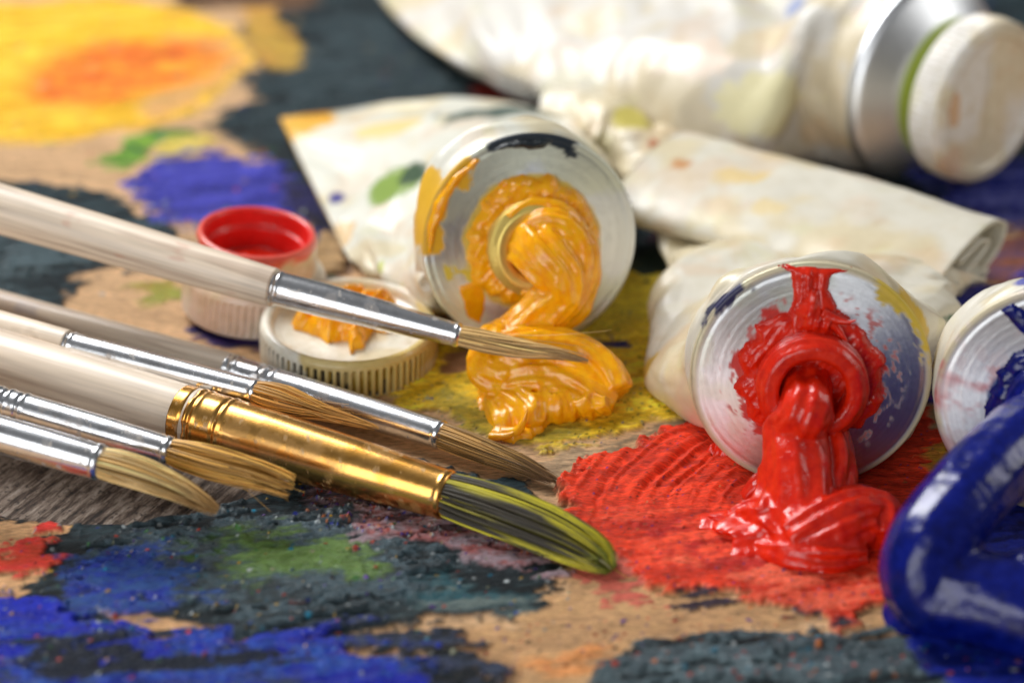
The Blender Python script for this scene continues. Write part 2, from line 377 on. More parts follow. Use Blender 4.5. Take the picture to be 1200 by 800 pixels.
patch(TAN, [(500, 745), (600, 735), (650, 690), (640, 650), (760, 675), (860, 705), (1060, 690), (1060, 740), (900, 735), (740, 755), (680, 800), (700, 900), (560, 900), (560, 800)], (.50, .29, .13), .3, .08, .012, .5)
patch((.62, .25, .08), [(600, 770), (680, 745), (720, 760), (650, 790)], None, .6, .3, cover=.7)
patch(TEAL, [(670, 830), (700, 775), (780, 745), (870, 738), (960, 745), (1060, 745), (1250, 760), (1250, 900), (700, 900)], (.07, .10, .11), .35, .08, .06, .4)
# the red field with brushed arcs
cx, cy = 5.3, -6.1
def arcs(x, y):
    r = np.hypot(x-cx, y-cy)+.35*fbm2(x*.9, y*.9, 2); a = np.arctan2(y-cy, x-cx)
    k = sstep(y+.4*x*0, -5.4, -4.2)*sstep(-x, -4.2, -3.2)
    return (.22+k)*(1.2*noise2(r*7.5, a*1.2, 1)+1.0*noise2(r*15, a*1.6, 2)+.35*noise2(r*27, a*2.5, 3))*1.1+.25*fbm2(x*7, y*9, 2)
patch(RED, [(655, 575), (690, 545), (770, 515), (820, 490), (880, 480), (1105, 475), (1120, 520), (1110, 620), (1060, 690), (1010, 735), (985, 750), (950, 725), (880, 710), (800, 695), (740, 685), (700, 655), (640, 640), (655, 600)], (.80, .055, .018), .32, .10, .06, .27, arcs)
patch((.62, .03, .022), [(700, 600), (800, 590), (900, 650), (1000, 700), (900, 700), (760, 670)], (.80, .075, .03), .6, .3, .05, .3, cover=.7)
patch((.55, .12, .08), [(640, 660), (720, 660), (760, 700), (700, 700)], None, .6, .1, .02, cover=.6)
patch((.03, .02, .03), [(780, 705), (860, 715), (850, 722), (780, 715)], None, .5, .08, cover=.7)
patch((.03, .02, .03), [(930, 715), (1000, 735), (990, 745), (930, 725)], None, .5, .08, cover=.7)
patch((.66, .40, .03), [(1080, 530), (1115, 520), (1125, 590), (1100, 605), (1085, 580)], (.5, .2, .03), .3, .1, .05)
patch((.40, .27, .15), [(1085, 480), (1130, 470), (1130, 500), (1085, 510)], None, .2, .1, .01)
patch((.07, .11, .13), [(60, 640), (240, 600), (420, 590), (560, 640), (500, 720), (300, 740), (120, 700)], (.02, .03, .035), .9, .3, .07, .28, cover=.45)
patch((.012, .03, .30), [(60, 660), (200, 640), (260, 690), (180, 740), (80, 700)], (.02, .06, .2), .9, .3, .05, .3, cover=.5)
patch((.10, .18, .04), [(260, 620), (430, 625), (450, 670), (300, 690)], (.10, .17, .05), .7, .3, .05, .3, cover=.5)
patch((.35, .10, .09), [(420, 585), (620, 620), (650, 680), (540, 650), (430, 620)], (.25, .18, .2), .8, .2, .05, .3, cover=.4)
patch((.004, .008, .01), [(430, 740), (520, 745), (600, 800), (560, 860), (440, 800)], (.03, .04, .07), .6, .15, .06, .3, cover=.85)
patch((.03, .10, .42), [(0, 720), (200, 750), (420, 750), (500, 800), (0, 830)], (.01, .03, .3), .9, .3, .06, .25, cover=.4)
patch((.006, .01, .02), [(-40, 740), (120, 740), (300, 775), (440, 770), (300, 800), (60, 800)], None, .9, .3, .05, .3, cover=.45)
patch((.14, .20, .22), [(720, 775), (900, 745), (1100, 765), (1200, 800), (760, 820)], (.05, .07, .08), .8, .3, .07, .28, cover=.42)
patch((.045, .07, .08), [(380, 10), (620, 40), (560, 120), (400, 120), (300, 160), (330, 80)], (.02, .035, .04), .8, .4, .05, .3, cover=.45)
patch((.06, .09, .10), [(0, 270), (160, 270), (150, 310), (0, 340)], (.06, .09, .10), .8, .3, .05, .3, cover=.4)
patch((.80, .085, .035), [(800, 660), (960, 690), (1040, 660), (1000, 730), (900, 715)], (.78, .12, .06), .7, .2, .05, .3, cover=.6)
patch((.004, .012, .16), [(1050, 640), (1120, 590), (1300, 560), (1300, 900), (1080, 790)], (.008, .02, .28), .25, .08, .05, .26)
# specks of every colour
SPC = np.array([(.7, .08, .04), (.75, .45, .04), (.03, .06, .5), (.55, .6, .6), (.1, .3, .08), (.12, .05, .3), (.02, .25, .4), (.02, .02, .03), (.8, .25, .08), (.5, .5, .3)])
def specks(poly, n, smin, smax, cols, hgt=.02, seed=0):
    r = np.random.default_rng(seed); P = np.array(gp(poly)); lo, hi = P.min(0), P.max(0); k = 0
    while k < n:
        q = lo+(hi-lo)*r.random(2)
        if sdf(np.array([q[0]]), np.array([q[1]]), P)[0] < 0: continue
        k += 1; s = smin+(smax-smin)*r.random()**3; i0 = np.searchsorted(ys, q[1]-s*1.5); i1 = np.searchsorted(ys, q[1]+s*1.5)+1
        j0 = np.searchsorted(xs, q[0]-s*2); j1 = np.searchsorted(xs, q[0]+s*2)+1
        x, y = X[i0:i1, j0:j1]-q[0], Y[i0:i1, j0:j1]-q[1]; an = r.random()*3; e = 1+r.random()*1.4
        u = x*math.cos(an)+y*math.sin(an); v = (-x*math.sin(an)+y*math.cos(an))*e
        w = sstep(-np.hypot(u, v)*(1+.5*hx[i0:i1, j0:j1]*3), -s, -s*.6)
        c = SPC[r.choice(cols)]*(.35+.55*r.random()**2); C[i0:i1, j0:j1] = C[i0:i1, j0:j1]*(1-w[..., None])+c*w[..., None]
        Z[i0:i1, j0:j1] += w*hgt*r.random(); G[i0:i1, j0:j1] = G[i0:i1, j0:j1]*(1-w)+.2*w
specks([(0, 600), (360, 560), (660, 640), (680, 720), (560, 790), (0, 790)], 750, .014, .05, [0, 1, 2, 3, 4, 5, 6, 7, 3, 9, 7], .03, 1)
specks([(360, 560), (640, 610), (650, 660), (360, 620)], 650, .014, .038, [0, 2, 3, 5, 8, 3, 7, 7], .05, 2)
specks([(0, 700), (540, 760), (600, 800), (0, 800)], 60, .025, .05, [0, 2, 2, 3, 6, 6], .03, 3)
specks([(660, 570), (830, 490), (1100, 490), (1080, 690), (960, 730), (760, 690)], 700, .014, .028, [7, 5, 8, 7, 2], .02, 4)
specks([(460, 480), (640, 380), (840, 350), (830, 490), (640, 535)], 800, .015, .04, [7, 4, 4, 1, 2, 7, 9], .03, 5)
specks([(700, 780), (880, 740), (1200, 770), (1200, 800), (700, 800)], 150, .02, .06, [0, 3, 6, 3, 8], .03, 6)
specks([(0, 0), (1200, 0), (1200, 350), (0, 350)], 500, .03, .08, [0, 1, 3, 2, 3, 4], .03, 7)
specks([(520, 740), (900, 710), (1040, 700), (900, 740), (600, 800)], 160, .02, .06, [0, 8, 7, 5], .02, 8)
Z = Z+(.02*(fbm2(X*.5, Y*.5, 1)-.5))
# thumb hole and outer edge
hole = np.array(gp([(-150, 545), (-60, 590), (20, 606), (90, 612), (160, 612), (220, 604), (275, 588), (330, 567), (362, 546), (372, 528), (350, 500), (300, 470), (200, 440), (80, 425), (-60, 430), (-160, 480)]))
dh = sdf(X, Y, hole)
Z = Z-.075*sstep(dh, -.16, -.02)
drop = np.clip(dh/.05, 0, 1); Z = Z*(1-drop)-.60*drop
Xs = X; 
V = np.stack([X, Y, Z], -1).reshape(-1, 3)
F = grid_faces(*sh); dead = (dh > .12).reshape(-1); F = F[~dead[F].any(1)]
# skirt round the outer edge
nR, nC = sh; ring = np.concatenate([np.arange(nC), np.arange(1, nR)*nC+nC-1, (nR-1)*nC+np.arange(nC-2, -1, -1), np.arange(nR-2, 0, -1)*nC])
lowv = V[ring].copy(); lowv[:, 2] = -.6; k0 = len(V); n_ = len(ring); ii = np.arange(n_); jj = (ii+1) % n_
SF = np.stack([ring[ii], k0+ii, k0+jj, ring[jj]], 1)
edge_c = sstep(dh, -.03, .02)[..., None]*.999
C = C*(1-edge_c)+np.array([.10, .065, .045])*edge_c
Cc = np.vstack([C.reshape(-1, 3), np.tile([.25, .16, .09], (n_, 1))]); Gc = np.concatenate([G.reshape(-1), np.full(n_, .6)])
pal = mesh('painter_palette', np.vstack([V, lowv]), [F, SF], MAT['palette_surface'], col=np.clip(Cc, 0, 1), attrs={'gloss': Gc}, loc=(0, 0, -.6))
tag(pal, 'wooden palette with thumb hole, crusted all over with red, yellow, blue and dark oil paint', 'palette')

# ------------------------------------------------------------------ dab: a thin raised layer of paint on a mapped surface
def dab(poly, place, th=.06, step=.03, warp=.15, edge=.1, seed=0, ridge=0, rdir=(1, 0), lump=.6, lift=0.0):
    """place(x, y, h) -> world points"""
    P = np.array(poly, float); lo = P.min(0)-.3; hi = P.max(0)+.3
    xs_ = np.arange(lo[0], hi[0], step); ys_ = np.arange(lo[1], hi[1], step); x, y = np.meshgrid(xs_, ys_)
    d = sdf(x+(fbm2(x*3, y*3, seed)-.5)*warp*2, y+(fbm2(x*3, y*3, seed+1)-.5)*warp*2, P)
    h = np.clip(d/edge, 0, 1)**.5; nz = fbm2(x*4, y*4, seed+2)
    u = x*rdir[0]+y*rdir[1]; w = -x*rdir[1]+y*rdir[0]
    h = h*th*(1-lump+lump*1.6*nz+ridge*noise2(u*1.5, w*14, seed)+.35*ridge*noise2(u*3, w*34, seed+1))
    h = np.where(d > 0, h+.004, -.02)+lift
    Vp = place(x, y, h).reshape(-1, 3); F = grid_faces(*x.shape); ok = (d > -step*1.5).reshape(-1)
    return Vp, F[ok[F].all(1)]
def circle(cx, cy, r, n=40, jit=0, seed=0):
    rr = np.random.default_rng(seed); a = np.linspace(0, 2*math.pi, n, endpoint=False); k = r*(1+jit*(rr.random(n)-.5))
    return np.stack([cx+k*np.cos(a), cy+k*np.sin(a)], 1)

# ------------------------------------------------------------------ paint tubes
TR = 1.68
def cone_h(r, R=TR, rn=.62, H=.16): return np.interp(r, [0, rn, R-.08, R], [H, H, .03, 0])
def disc_place(c, n, R=TR):
    n, u, v = basis(n)
    def f(x, y, h):
        r = np.hypot(x, y); hh = cone_h(r, R)+h
        return np.asarray(c)+x[..., None]*u+y[..., None]*v+hh[..., None]*n
    return f
def shoulder(par, c, n, tint, R=TR, seed=0, rim=((.62, .54, .36), .85)):
    prof = dense([(R-.02, -.16), (R+.03, -.10), (R+.045, -.02), (R+.02, .02), (R-.03, .03), (R-.07, .03), (R-.12, .04), (.62, .16), (.5, .16)], .025)
    V, F = lathe(c, n, prof, 160)
    nn, u, v = basis(n); x = (V-c)@u; y = (V-c)@v; r = np.hypot(x, y); a = np.arctan2(y, x)
    V = V+nn*((.0016*noise2(r*30, a*.0, seed)+.0012*noise2(r*70, a*0, seed+1))*(r < R-.1))[:, None]
    base = np.array([.82, .84, .86])*np.ones((len(V), 3)); met = np.ones(len(V))
    k = sstep(r, R-.05, R-.02); base = base*(1-k[:, None])+np.array(rim[0])*k[:, None]; met = met*(1-k*rim[1])
    for f, colr, mv in tint:
        w = f(x, y, r, a); base = base*(1-w[:, None])+np.array(colr)*w[:, None]; met = met*(1-w)+mv*w
    tg = np.cross(nn, V-c); tg /= np.linalg.norm(tg, axis=1)[:, None]+1e-9
    q = fbm2(r*9, a*1.5, seed+4)*.5+noise2(r*40, a*.8, seed)*.5; q2 = sstep(fbm2(x*12, y*12, seed+2), .62, .72); base = base*(.86+.24*q-.08*q2)[:, None]
    return mesh('shoulder', V, F, MAT['tube_metal'], par, np.clip(base, 0, 1), attrs={'metal': met, 'tang': tg})
def neck(par, c, n, color, ro=.72, ri=.46, L=.62, met=0., mat='red_paint', h0=.12):
    prof = [(ro+.0, h0)]
    steps = 3
    for i in range(steps):
        z = h0+.12+i*(L-.2)/steps; prof += [(ro, z), (ro+.055, z+.04), (ro+.055, z+.08), (ro, z+.12)]
    prof += [(ro-.02, h0+L-.02), (ro-.07, h0+L+.03), (ri+.06, h0+L+.03), (ri, h0+L-.02), (ri, h0+.05), (ri*.9, h0-.2)]
    V, F = lathe(c, n, dense(prof, .03), 96)
    if mat == 'tube_metal':
        return mesh('neck', V, F, MAT[mat], par, np.tile(color, (len(V), 1)), attrs={'metal': np.full(len(V), met), 'tang': np.cross(n, V-c)})
    q = fbm(V[:, 0]*5, V[:, 1]*5, V[:, 2]*5, 1); V = V+(vnormals(V, [F]))*((q-.5)*.03)[:, None]
    return mesh('neck', V, F, MAT[mat], par)
def tri(x, y, seed, mod=None):
    T = TAB[seed % 4][:, :, (seed*29) % 64]; xi, yi = np.floor(x).astype(int), np.floor(y).astype(int); fx, fy = x-xi, y-yi
    def g(a, b):
        yy = (yi+b) % mod if mod else (yi+b)
        return T[(xi+a+seed*5) & 63, yy & 63]
    v00, v10, v01, v11 = g(0, 0), g(1, 0), g(0, 1), g(1, 1)
    return np.where(fx+fy < 1, v00+(v10-v00)*fx+(v01-v00)*fy, v11+(v01-v11)*(1-fx)+(v10-v11)*(1-fy))
def facets(s, th, seed, ns=5, nt=7):
    w = .35*(noise2(s*3+seed, np.cos(th)*1.5+3, seed)-.5); w2 = .5*(noise2(s*2.5, np.sin(th)*1.7+3, seed+1)-.5); t = th/(2*math.pi)
    def ev(a, b, sd): return tri(s*a+w*a*.6, (t*b+w2+s*.8*b/nt) % b, sd, b)-.5
    return ev(ns, nt, seed)+.6*ev(ns*2, nt*2, seed+1)+.2*ev(ns*4, nt*4, seed+2)
def crumple(V, Nn, amp, cell=1.0, seed=0, k=60):
    r = np.random.default_rng(seed); lo, hi = V.min(0), V.max(0); Q = lo+(hi-lo)*r.random((k, 3))
    D = np.sqrt(((V[:, None, :]-Q[None])**2).sum(-1)); ds = np.sort(D, 1)[:, :2]; tilt = r.normal(size=(k, 3))
    idx = D.argmin(1); f = np.minimum((ds[:, 1]-ds[:, 0])/cell, .8)
    return V+Nn*(amp*(.8*(f-.3)+.7*(fbm(V[:, 0]*.8, V[:, 1]*.8, V[:, 2]*.8, seed, 2)-.5)))[:, None]
def nf(pairs):
    out = []
    for a, b, h, lean in pairs:
        a, b = at(*a), at(*b); u = (b-a)/2; out.append(((a+b)/2, u, np.array([0, 0, h])-u/np.linalg.norm(u)*lean))
    return out
def body(par, secs, stains, n=200, m=150, amp=.16, seed=0, base=(.70, .66, .56), cell=1.0, power=None, k=60, name='tube_body', zmin=.02, fs=(5, 7)):
    """secs: (centre, half-width vector, half-height vector); the first is the round end"""
    c = catmull([s[0] for s in secs], m); U = catmull([s[1] for s in secs], m); Vv = catmull([s[2] for s in secs], m)
    th = np.linspace(0, 2*math.pi, n, endpoint=False)
    P = c[:, None]+U[:, None]*np.cos(th)[None, :, None]+Vv[:, None]*np.sin(th)[None, :, None]
    V = P.reshape(-1, 3); F = grid_faces(m, n, True); Nn = vnormals(V, [F])
    s = np.repeat(np.linspace(0, 1, m), n); a = amp*sstep(s, .0, .22)*(1-.55*sstep(s, .7, 1))
    V = V+Nn*(a*1.5*facets(s, np.tile(th, m), seed, fs[0], fs[1]))[:, None]; V = V+Nn*(.012*a/amp*(fbm(V[:, 0]*3, V[:, 1]*3, V[:, 2]*3, seed)-.5))[:, None]
    V[:, 2] = np.where(V[:, 2] < .4, np.maximum(V[:, 2], zmin+.15*np.maximum(0, V[:, 2]-zmin)+0*V[:, 2]), V[:, 2]) if zmin is not None else V[:, 2]
    col = stain(V, base, stains, seed)
    V = np.vstack([V, V[-n:].mean(0)]); last = (m-1)*n+np.arange(n); nx = (m-1)*n+(np.arange(n)+1) % n
    F3 = np.stack([last, nx, np.full(n, len(V)-1)], 1); col = np.vstack([col, col[-1]])
    return mesh(name, V, [F, F3], MAT['tube_coating'], par, col)
def stain(V, base, stains, seed=0):
    x, y, z = V.T; col = np.tile(np.array(base, float), (len(V), 1))
    for i, (fr, lo_, hi_, colr, amt) in enumerate([(.9, .50, .64, (.70, .55, .26), .5), (1.3, .56, .70, (.70, .44, .24), .3), (1.5, .60, .74, (.66, .62, .28), .3), (3, .66, .74, (.6, .45, .25), .25)]):
        f = sstep(fbm(x*fr, y*fr, z*fr, seed+i*3+1), lo_, hi_)[:, None]*amt; col = col*(1-f)+np.array(colr)*f
    for p, r, colr in stains:
        p = np.array(p); rv = np.array(r if hasattr(r, '__len__') else (r, r, r), float)
        d = np.sqrt((((V-p)/rv)**2).sum(1))+.9*(fbm(x*3, y*3, z*3, seed+5)-.5)+.4*(fbm(x*9, y*9, z*9, seed+2)-.5)
        f = sstep(-d, -1.05, -.88)[:, None]; col = col*(1-f)+np.array(colr)*f
    return np.clip(col, 0, 1)
TG = 'used oil paint tubes lying on the palette'

# --- red tube
nR_ = np.array([-.05, -math.cos(math.radians(8)), math.sin(math.radians(8))]); nR_ /= np.linalg.norm(nR_)
cR = at(950, 440, 1.70)
_, uR, vR = basis(nR_)
tube = root('paint_tube', (cR[0], cR[1], 0), 'open cream tube with red paint pouring from its nozzle, tail rolled up behind it', 'paint tube', TG)
def ang(a0, a1, r0, r1, fr=3, seed=0, soft=.05):
    def f(x, y, r, a):
        d = np.minimum(np.minimum(a-a0, a1-a)*1.2, np.minimum(r-r0, r1-r)); return sstep(d+.5*(fbm2(x*fr, y*fr, seed)-.5)+.16*(fbm2(x*fr*5, y*fr*5, seed)-.5)-.03, 0, soft)
    return f
shoulder(tube, cR, nR_, [
    (lambda x, y, r, a: .35*sstep(fbm2(x*2, y*2, 3), .45, .6)*(x < .3), (.62, .66, .45), .8),
    (lambda x, y, r, a: sstep(1.12+.5*(fbm2(x*6, y*6, 2)-.5)-r-.12*(x > 0), 0, .05), (.60, .04, .03), .0),
    (lambda x, y, r, a: .8*sstep(fbm2(x*14, y*9, 1)-.02*0, .60, .66)*sstep(1.42-r, 0, .2), (.55, .06, .04), .1),
    (ang(.15, 1.1, 1.5, 1.9, 4, 1), (.70, .50, .06), .0),
    (ang(2.2, 2.8, 1.62, 1.9, 3, 2), (.02, .02, .08), .0)], seed=1)
neck(tube, cR, nR_, None, ro=.74, ri=.47, L=.52)
dp = disc_place(cR, nR_)
nn, u_, v_ = basis(nR_)
parts = [dab(circle(.0, 0, 1.04, 40, .16, 3), dp, .10, .02, .1, .1, 3, ridge=.35, rdir=(.6, .8), lump=.6)]
parts.append(dab([(-.33, .6), (-.38, 1.0), (-.33, 1.3), (-.36, 1.6), (-.5, 1.67), (-.2, 1.70), (.5, 1.66), (.25, 1.56), (.17, 1.35), (.32, 1.15), (.34, .9), (.3, .6)], dp, .07, .02, .06, .12, 5, ridge=.9, rdir=(0, 1), lump=.5))
parts.append(dab([(-.28, .75), (-.30, 1.1), (-.1, 1.45), (.05, 1.4), (.1, 1.12), (.45, .98), (.52, .92), (.3, .85), (.35, .65)], dp, .17, .02, .05, .16, 8, ridge=.7, rdir=(.2, 1), lump=.5))
P = catmull([cR+u_*x+v_*y+n_*nn for x, y, n_ in [(.1, 1.05, .25), (.3, .98, .30), (.45, .97, .36), (.56, 1.03, .43)]], 20)
parts.append(sweep(P, np.linspace(.09, .008, 20), 12))
P = catmull([cR+u_*x+v_*y+n_*nn for x, y, n_ in [(.12, 1.0, .25), (.3, .86, .28), (.4, .74, .33), (.46, .68, .36)]], 20)
parts.append(sweep(P, np.linspace(.09, .01, 20), 12))
V, F = merge(parts); mesh('paint_smear', V, F, MAT['red_paint'], tube)
# body sections
B0 = cR-nR_*.12
tail = at(950, 262, .55); ax = at(1150, 300, .8)-at(770, 222, .8); ax /= np.linalg.norm(ax)
secs = [(B0, uR*TR*1.0, vR*TR), (B0+np.array([0, .4, -.04]), uR*1.80, vR*1.58)]+nf([
    ((766, 432, .45), (1112, 385, .9), .98, -.1), ((776, 365, .5), (1122, 350, .8), .62, -.1), ((782, 300, .5), (1150, 330, .6), .34, 0), ((768, 250, .5), (1158, 312, .5), .14, 0)])
body(tube, secs, [(cR+uR*1.5+vR*.7-nR_*.25, (.5, .5, .8), (.72, .47, .04)), (cR+uR*1.7-vR*.1-nR_*.3, (.2, .5, .5), (.75, .55, .10)),
                  (cR-uR*1.38+vR*1.02-nR_*.06, (.4, .12, .36), (.02, .02, .08)), (at(767, 432, .3), (.3, .3, .3), (.75, .5, .1)), (at(1120, 385, .8), .3, (.06, .16, .08)),
                  (cR+vR*1.66-nR_*.05, (.4, .1, .12), (.70, .05, .03)), (at(1140, 380, 1.), .22, (.7, .45, .05))], seed=3, amp=.32, base=(.73, .69, .58))
# rolled tail: one spiral strip, open at its right end
def strip(par, c, ax, half, prof, tilt, seed, stains, name='folded_end', base=(.73, .69, .58), thick=.05):
    ax = ax/np.linalg.norm(ax); side = np.cross([0, 0, 1], ax); side /= np.linalg.norm(side)
    pr_ = catmull(prof, 90); n = 110; s = np.linspace(-1, 1, n)
    t_ = np.gradient(pr_, axis=0); t_ /= np.linalg.norm(t_, axis=1)[:, None]; nr = np.stack([-t_[:, 1], t_[:, 0]], 1)
    loop = np.vstack([pr_+nr*thick/2, (pr_-nr*thick/2)[::-1]]); m = len(loop)
    wob = 1+.10*(fbm2(s*1.5, s*0, seed)-.5)
    V = c+(ax*half)[None, None]*s[:, None, None]+side*(loop[None, :, 0]*wob[:, None])[..., None]+np.array([0, 0, 1])*(loop[None, :, 1]*wob[:, None])[..., None]
    V = V.reshape(-1, 3); F = grid_faces(n, m, True); q = fbm(V[:, 0]*.9, V[:, 1]*.9, V[:, 2]*.5, seed)
    V = V+np.array([0, 0, 1])*((q-.5)*.13)[:, None]+side*((fbm(V[:, 0]*1.1, V[:, 1], V[:, 2]*.5, seed+1)-.5)*.12)[:, None]
    col = stain(V, base, stains, seed)
    ends = [np.stack([k+np.arange(m//2-1), k+np.arange(1, m//2), k+m-1-np.arange(1, m//2), k+m-1-np.arange(m//2-1)], 1) for k in (0, (n-1)*m)]
    return mesh(name, V, [np.vstack([F]+ends)], MAT['tube_coating'], par, col)
ea, eb = at(764, 190, 1.1), at(1138, 297, 1.1); sc_ = (ea+eb)/2; ax = (eb-ea)/np.linalg.norm(eb-ea); eh = np.linalg.norm(eb-ea)/2
strip(tube, sc_, ax, eh, [(-.3, -.62), (.6, -.58), (1.25, -.36), (1.38, -.02), (.8, .24), (-.3, .20), (-1.2, -.02), (-1.52, -.26), (-1.25, -.46), (.1, -.30), (.75, -.12), (.4, .04), (-.35, -.02)], 0, 4,
      [(at(800, 200, 1.2), .2, (.6, .3, .12)), (at(870, 215, 1.2), (.5, .3, .3), (.78, .60, .30)), (at(1040, 262, 1.2), .12, (.1, .25, .1)), (at(900, 240, 1.3), (.3, .2, .3), (.76, .62, .35))])

# --- yellow tube
ey = math.radians(14); yw = math.radians(14)
nY = np.array([math.sin(yw)*math.cos(ey), -math.cos(yw)*math.cos(ey), math.sin(ey)])
cY = at(621, 283, 1.72); _, uY, vY = basis(nY)
tube = root('paint_tube', (cY[0], cY[1], 0), 'open tube oozing thick yellow paint, flattened tail spotted with green and orange', 'paint tube', TG)
shoulder(tube, cY, nY, [
    (lambda x, y, r, a: .5*sstep(fbm2(x*1.6, y*1.6, 5), .4, .62), (.70, .72, .42), .55),
    (lambda x, y, r, a: sstep(1.14+.12*(fbm2(x*6, y*6, 2)-.5)-r, 0, .08), (.72, .52, .10), .1),
    (ang(2.0, 3.6, 1.42, 1.9, 2.5, 3), (.72, .40, .02), .0),
    (lambda x, y, r, a: sstep(fbm2(x*3, y*3, 6)-.02, .60, .64)*(y < -.2)*(r < 1.45), (.66, .50, .05), .0),
    (ang(1.0, 2.0, 1.52, 1.9, 3, 4), (.012, .02, .03), .0)], seed=4, rim=((.82, .83, .82), .1))
neck(tube, cY, nY, (.80, .60, .16), ro=.72, ri=.47, L=.46, met=.6, mat='tube_metal')
dp = disc_place(cY, nY)
parts = [dab(circle(.02, 0.0, 1.06, 48, .10, 5), dp, .17, .02, .08, .12, 11, ridge=.35, rdir=(.7, .7), lump=.6),
         dab([(-.95, 1.22), (-1.25, .85), (-1.5, .35), (-1.62, -.05), (-1.64, .4), (-1.50, .8), (-1.15, 1.2), (-.8, 1.42), (-.7, 1.38)], dp, .08, .02, .03, .08, 12, ridge=.6, rdir=(.5, .8)),
         dab([(-1.22, -.55), (-.9, -.5), (-.75, -.8), (-.9, -1.2), (-1.1, -1.1)], dp, .03, .02, .06, .08, 13)]
V, F = merge(parts); mesh('paint_smear', V, F, MAT['yellow_paint'], tube)
V, F = dab([(-.62, 1.52), (-.3, 1.60), (.1, 1.63), (.5, 1.56), (.3, 1.46), (0, 1.47), (-.3, 1.50)], dp, .10, .02, .05, .08, 14, ridge=.3)
mesh('dried_paint', V, F, MAT['black_paint'], tube)
near = at(408, 302, .12); far = at(328, 140, .25); mid = (near+far)/2; w = (far-near)/2
B0 = cY-nY*.12
secs = [(B0, uY*TR, vY*TR), (B0+np.array([-.2, .5, -.02]), uY*1.65, vY*1.6)]+nf([
    ((505, 350, .8), (700, 190, 1.0), 1.12, .45), ((462, 332, .4), (620, 128, .7), .60, .5), ((432, 316, .2), (480, 122, .5), .24, .2), ((408, 302, .12), (328, 138, .3), .05, 0)])
body(tube, secs, [(far+np.array([.35, -.25, 0]), (.8, .7, .6), (.80, .42, .03)), (at(393, 218, .45), (.22, .3, .4), (.03, .02, .22)), (at(462, 215, .6), (.6, .6, .6), (.22, .34, .04)), (at(482, 200, .8), (.3, .4, .5), (.025, .07, .02)),
                  (at(455, 150, .6), (.7, .3, .4), (.82, .62, .25)), (at(445, 298, .8), (.09, .3, .3), (.50, .55, .08)), (at(468, 325, .9), (.10, .3, .3), (.52, .55, .10)), (at(600, 125, 1.1), (1.5, .5, .5), (.03, .07, .05)),
                  (cY-uY*1.5+vY*.6-nY*.3, (.35, .5, .8), (.78, .45, .03)), (at(400, 270, .3), (.2, .4, .4), (.74, .52, .25))], seed=8, amp=.24, base=(.73, .72, .62))

# --- blue tube, mostly outside the frame
nB = np.array([-.16, -math.cos(math.radians(7)), math.sin(math.radians(7))]); nB /= np.linalg.norm(nB)
cB = at(1240, 470, 1.72); _, uB, vB = basis(nB)
tube = root('paint_tube', (cB[0], cB[1], 0), 'open tube at the right edge with pink-smeared metal end and blue paint coming out', 'paint tube', TG)
shoulder(tube, cB, nB, [
    (lambda x, y, r, a: .85*sstep(fbm2(x*1.5+2, y*3, 5), .40, .6)*(y < .5), (.60, .16, .17), .25),
    (lambda x, y, r, a: .5*sstep(fbm2(x*4, y*4, 7), .5, .6), (.72, .62, .62), .4),
    (lambda x, y, r, a: sstep(1.0+.2*(fbm2(x*6, y*6, 2)-.5)-r, 0, .08), (.02, .06, .22), .0)], seed=6)
neck(tube, cB, nB, None, ro=.72, ri=.47, L=.5, mat='blue_paint')
dp = disc_place(cB, nB)
V, F = merge([dab(circle(0, 0, .95, 40, .14, 9), dp, .14, .03, .1, .1, 15, ridge=.4), dab([(-.75, 1.45), (-.35, 1.2), (-.3, .9), (-.45, .8), (-.62, 1.05), (-.9, 1.3)], dp, .06, .02, .05, .08, 16)])
mesh('paint_smear', V, F, MAT['blue_paint'], tube)
B0 = cB-nB*.12
secs = [(B0, uB*TR, vB*TR), (B0+np.array([.1, .6, 0]), uB*1.69, vB*1.60), (B0+np.array([.9, 1.8, -.5]), np.array([2.0, 0, 0]), np.array([0, 0, 1.0])), (B0+np.array([2.6, 5, -1.1]), np.array([2.5, .3, 0]), np.array([0, 0, .5])), (B0+np.array([3.6, 7, -1.5]), np.array([2.6, .4, 0]), np.array([0, 0, .06]))]
body(tube, secs, [(cB+vB*1.6-nB*.5, (.8, .5, .4), (.05, .06, .35))], seed=12, amp=.2)

# --- big capped tube in the background
dF = at(1040, 215, 0)-at(590, 112, 0); dF /= np.linalg.norm(dF); dF = np.array([.66, -.75, .05]); dF /= np.linalg.norm(dF)
RF = 1.85; cap_c = at(1150, 118, 1.66)
nF, uF, vF = basis(dF); cF = cap_c-nF*1.22
tube = root('paint_tube', (cF[0], cF[1], 0), 'large white tube behind the others, its ribbed white screw cap still on', 'paint tube', TG)
prof = dense([(RF-.02, -.3), (RF+.03, -.25), (RF+.04, -.1), (RF-.02, 0), (RF-.12, .08), (1.0, .62), (.5, .62)], .05)
V, F = lathe(cF, nF, prof, 120); r = np.linalg.norm(np.cross(V-cF, nF), axis=1)
k = sstep(1.32-r, 0, .08)[:, None]; colr = np.array([.78, .80, .82])*(1-k)+np.array([.30, .38, .04])*k
mesh('shoulder', V, F, MAT['tube_metal'], tube, colr, attrs={'metal': 1-k[:, 0], 'tang': np.cross(nF, V-cF)})
V, F = lathe(cF, nF, dense([(1.02, .56), (1.10, .62), (1.10, .80), (.9, .86)], .05), 80)
mesh('neck', V, F, MAT['tube_metal'], tube, np.tile([.30, .40, .04], (len(V), 1)), attrs={'metal': np.zeros(len(V)), 'tang': np.cross(nF, V-cF)})
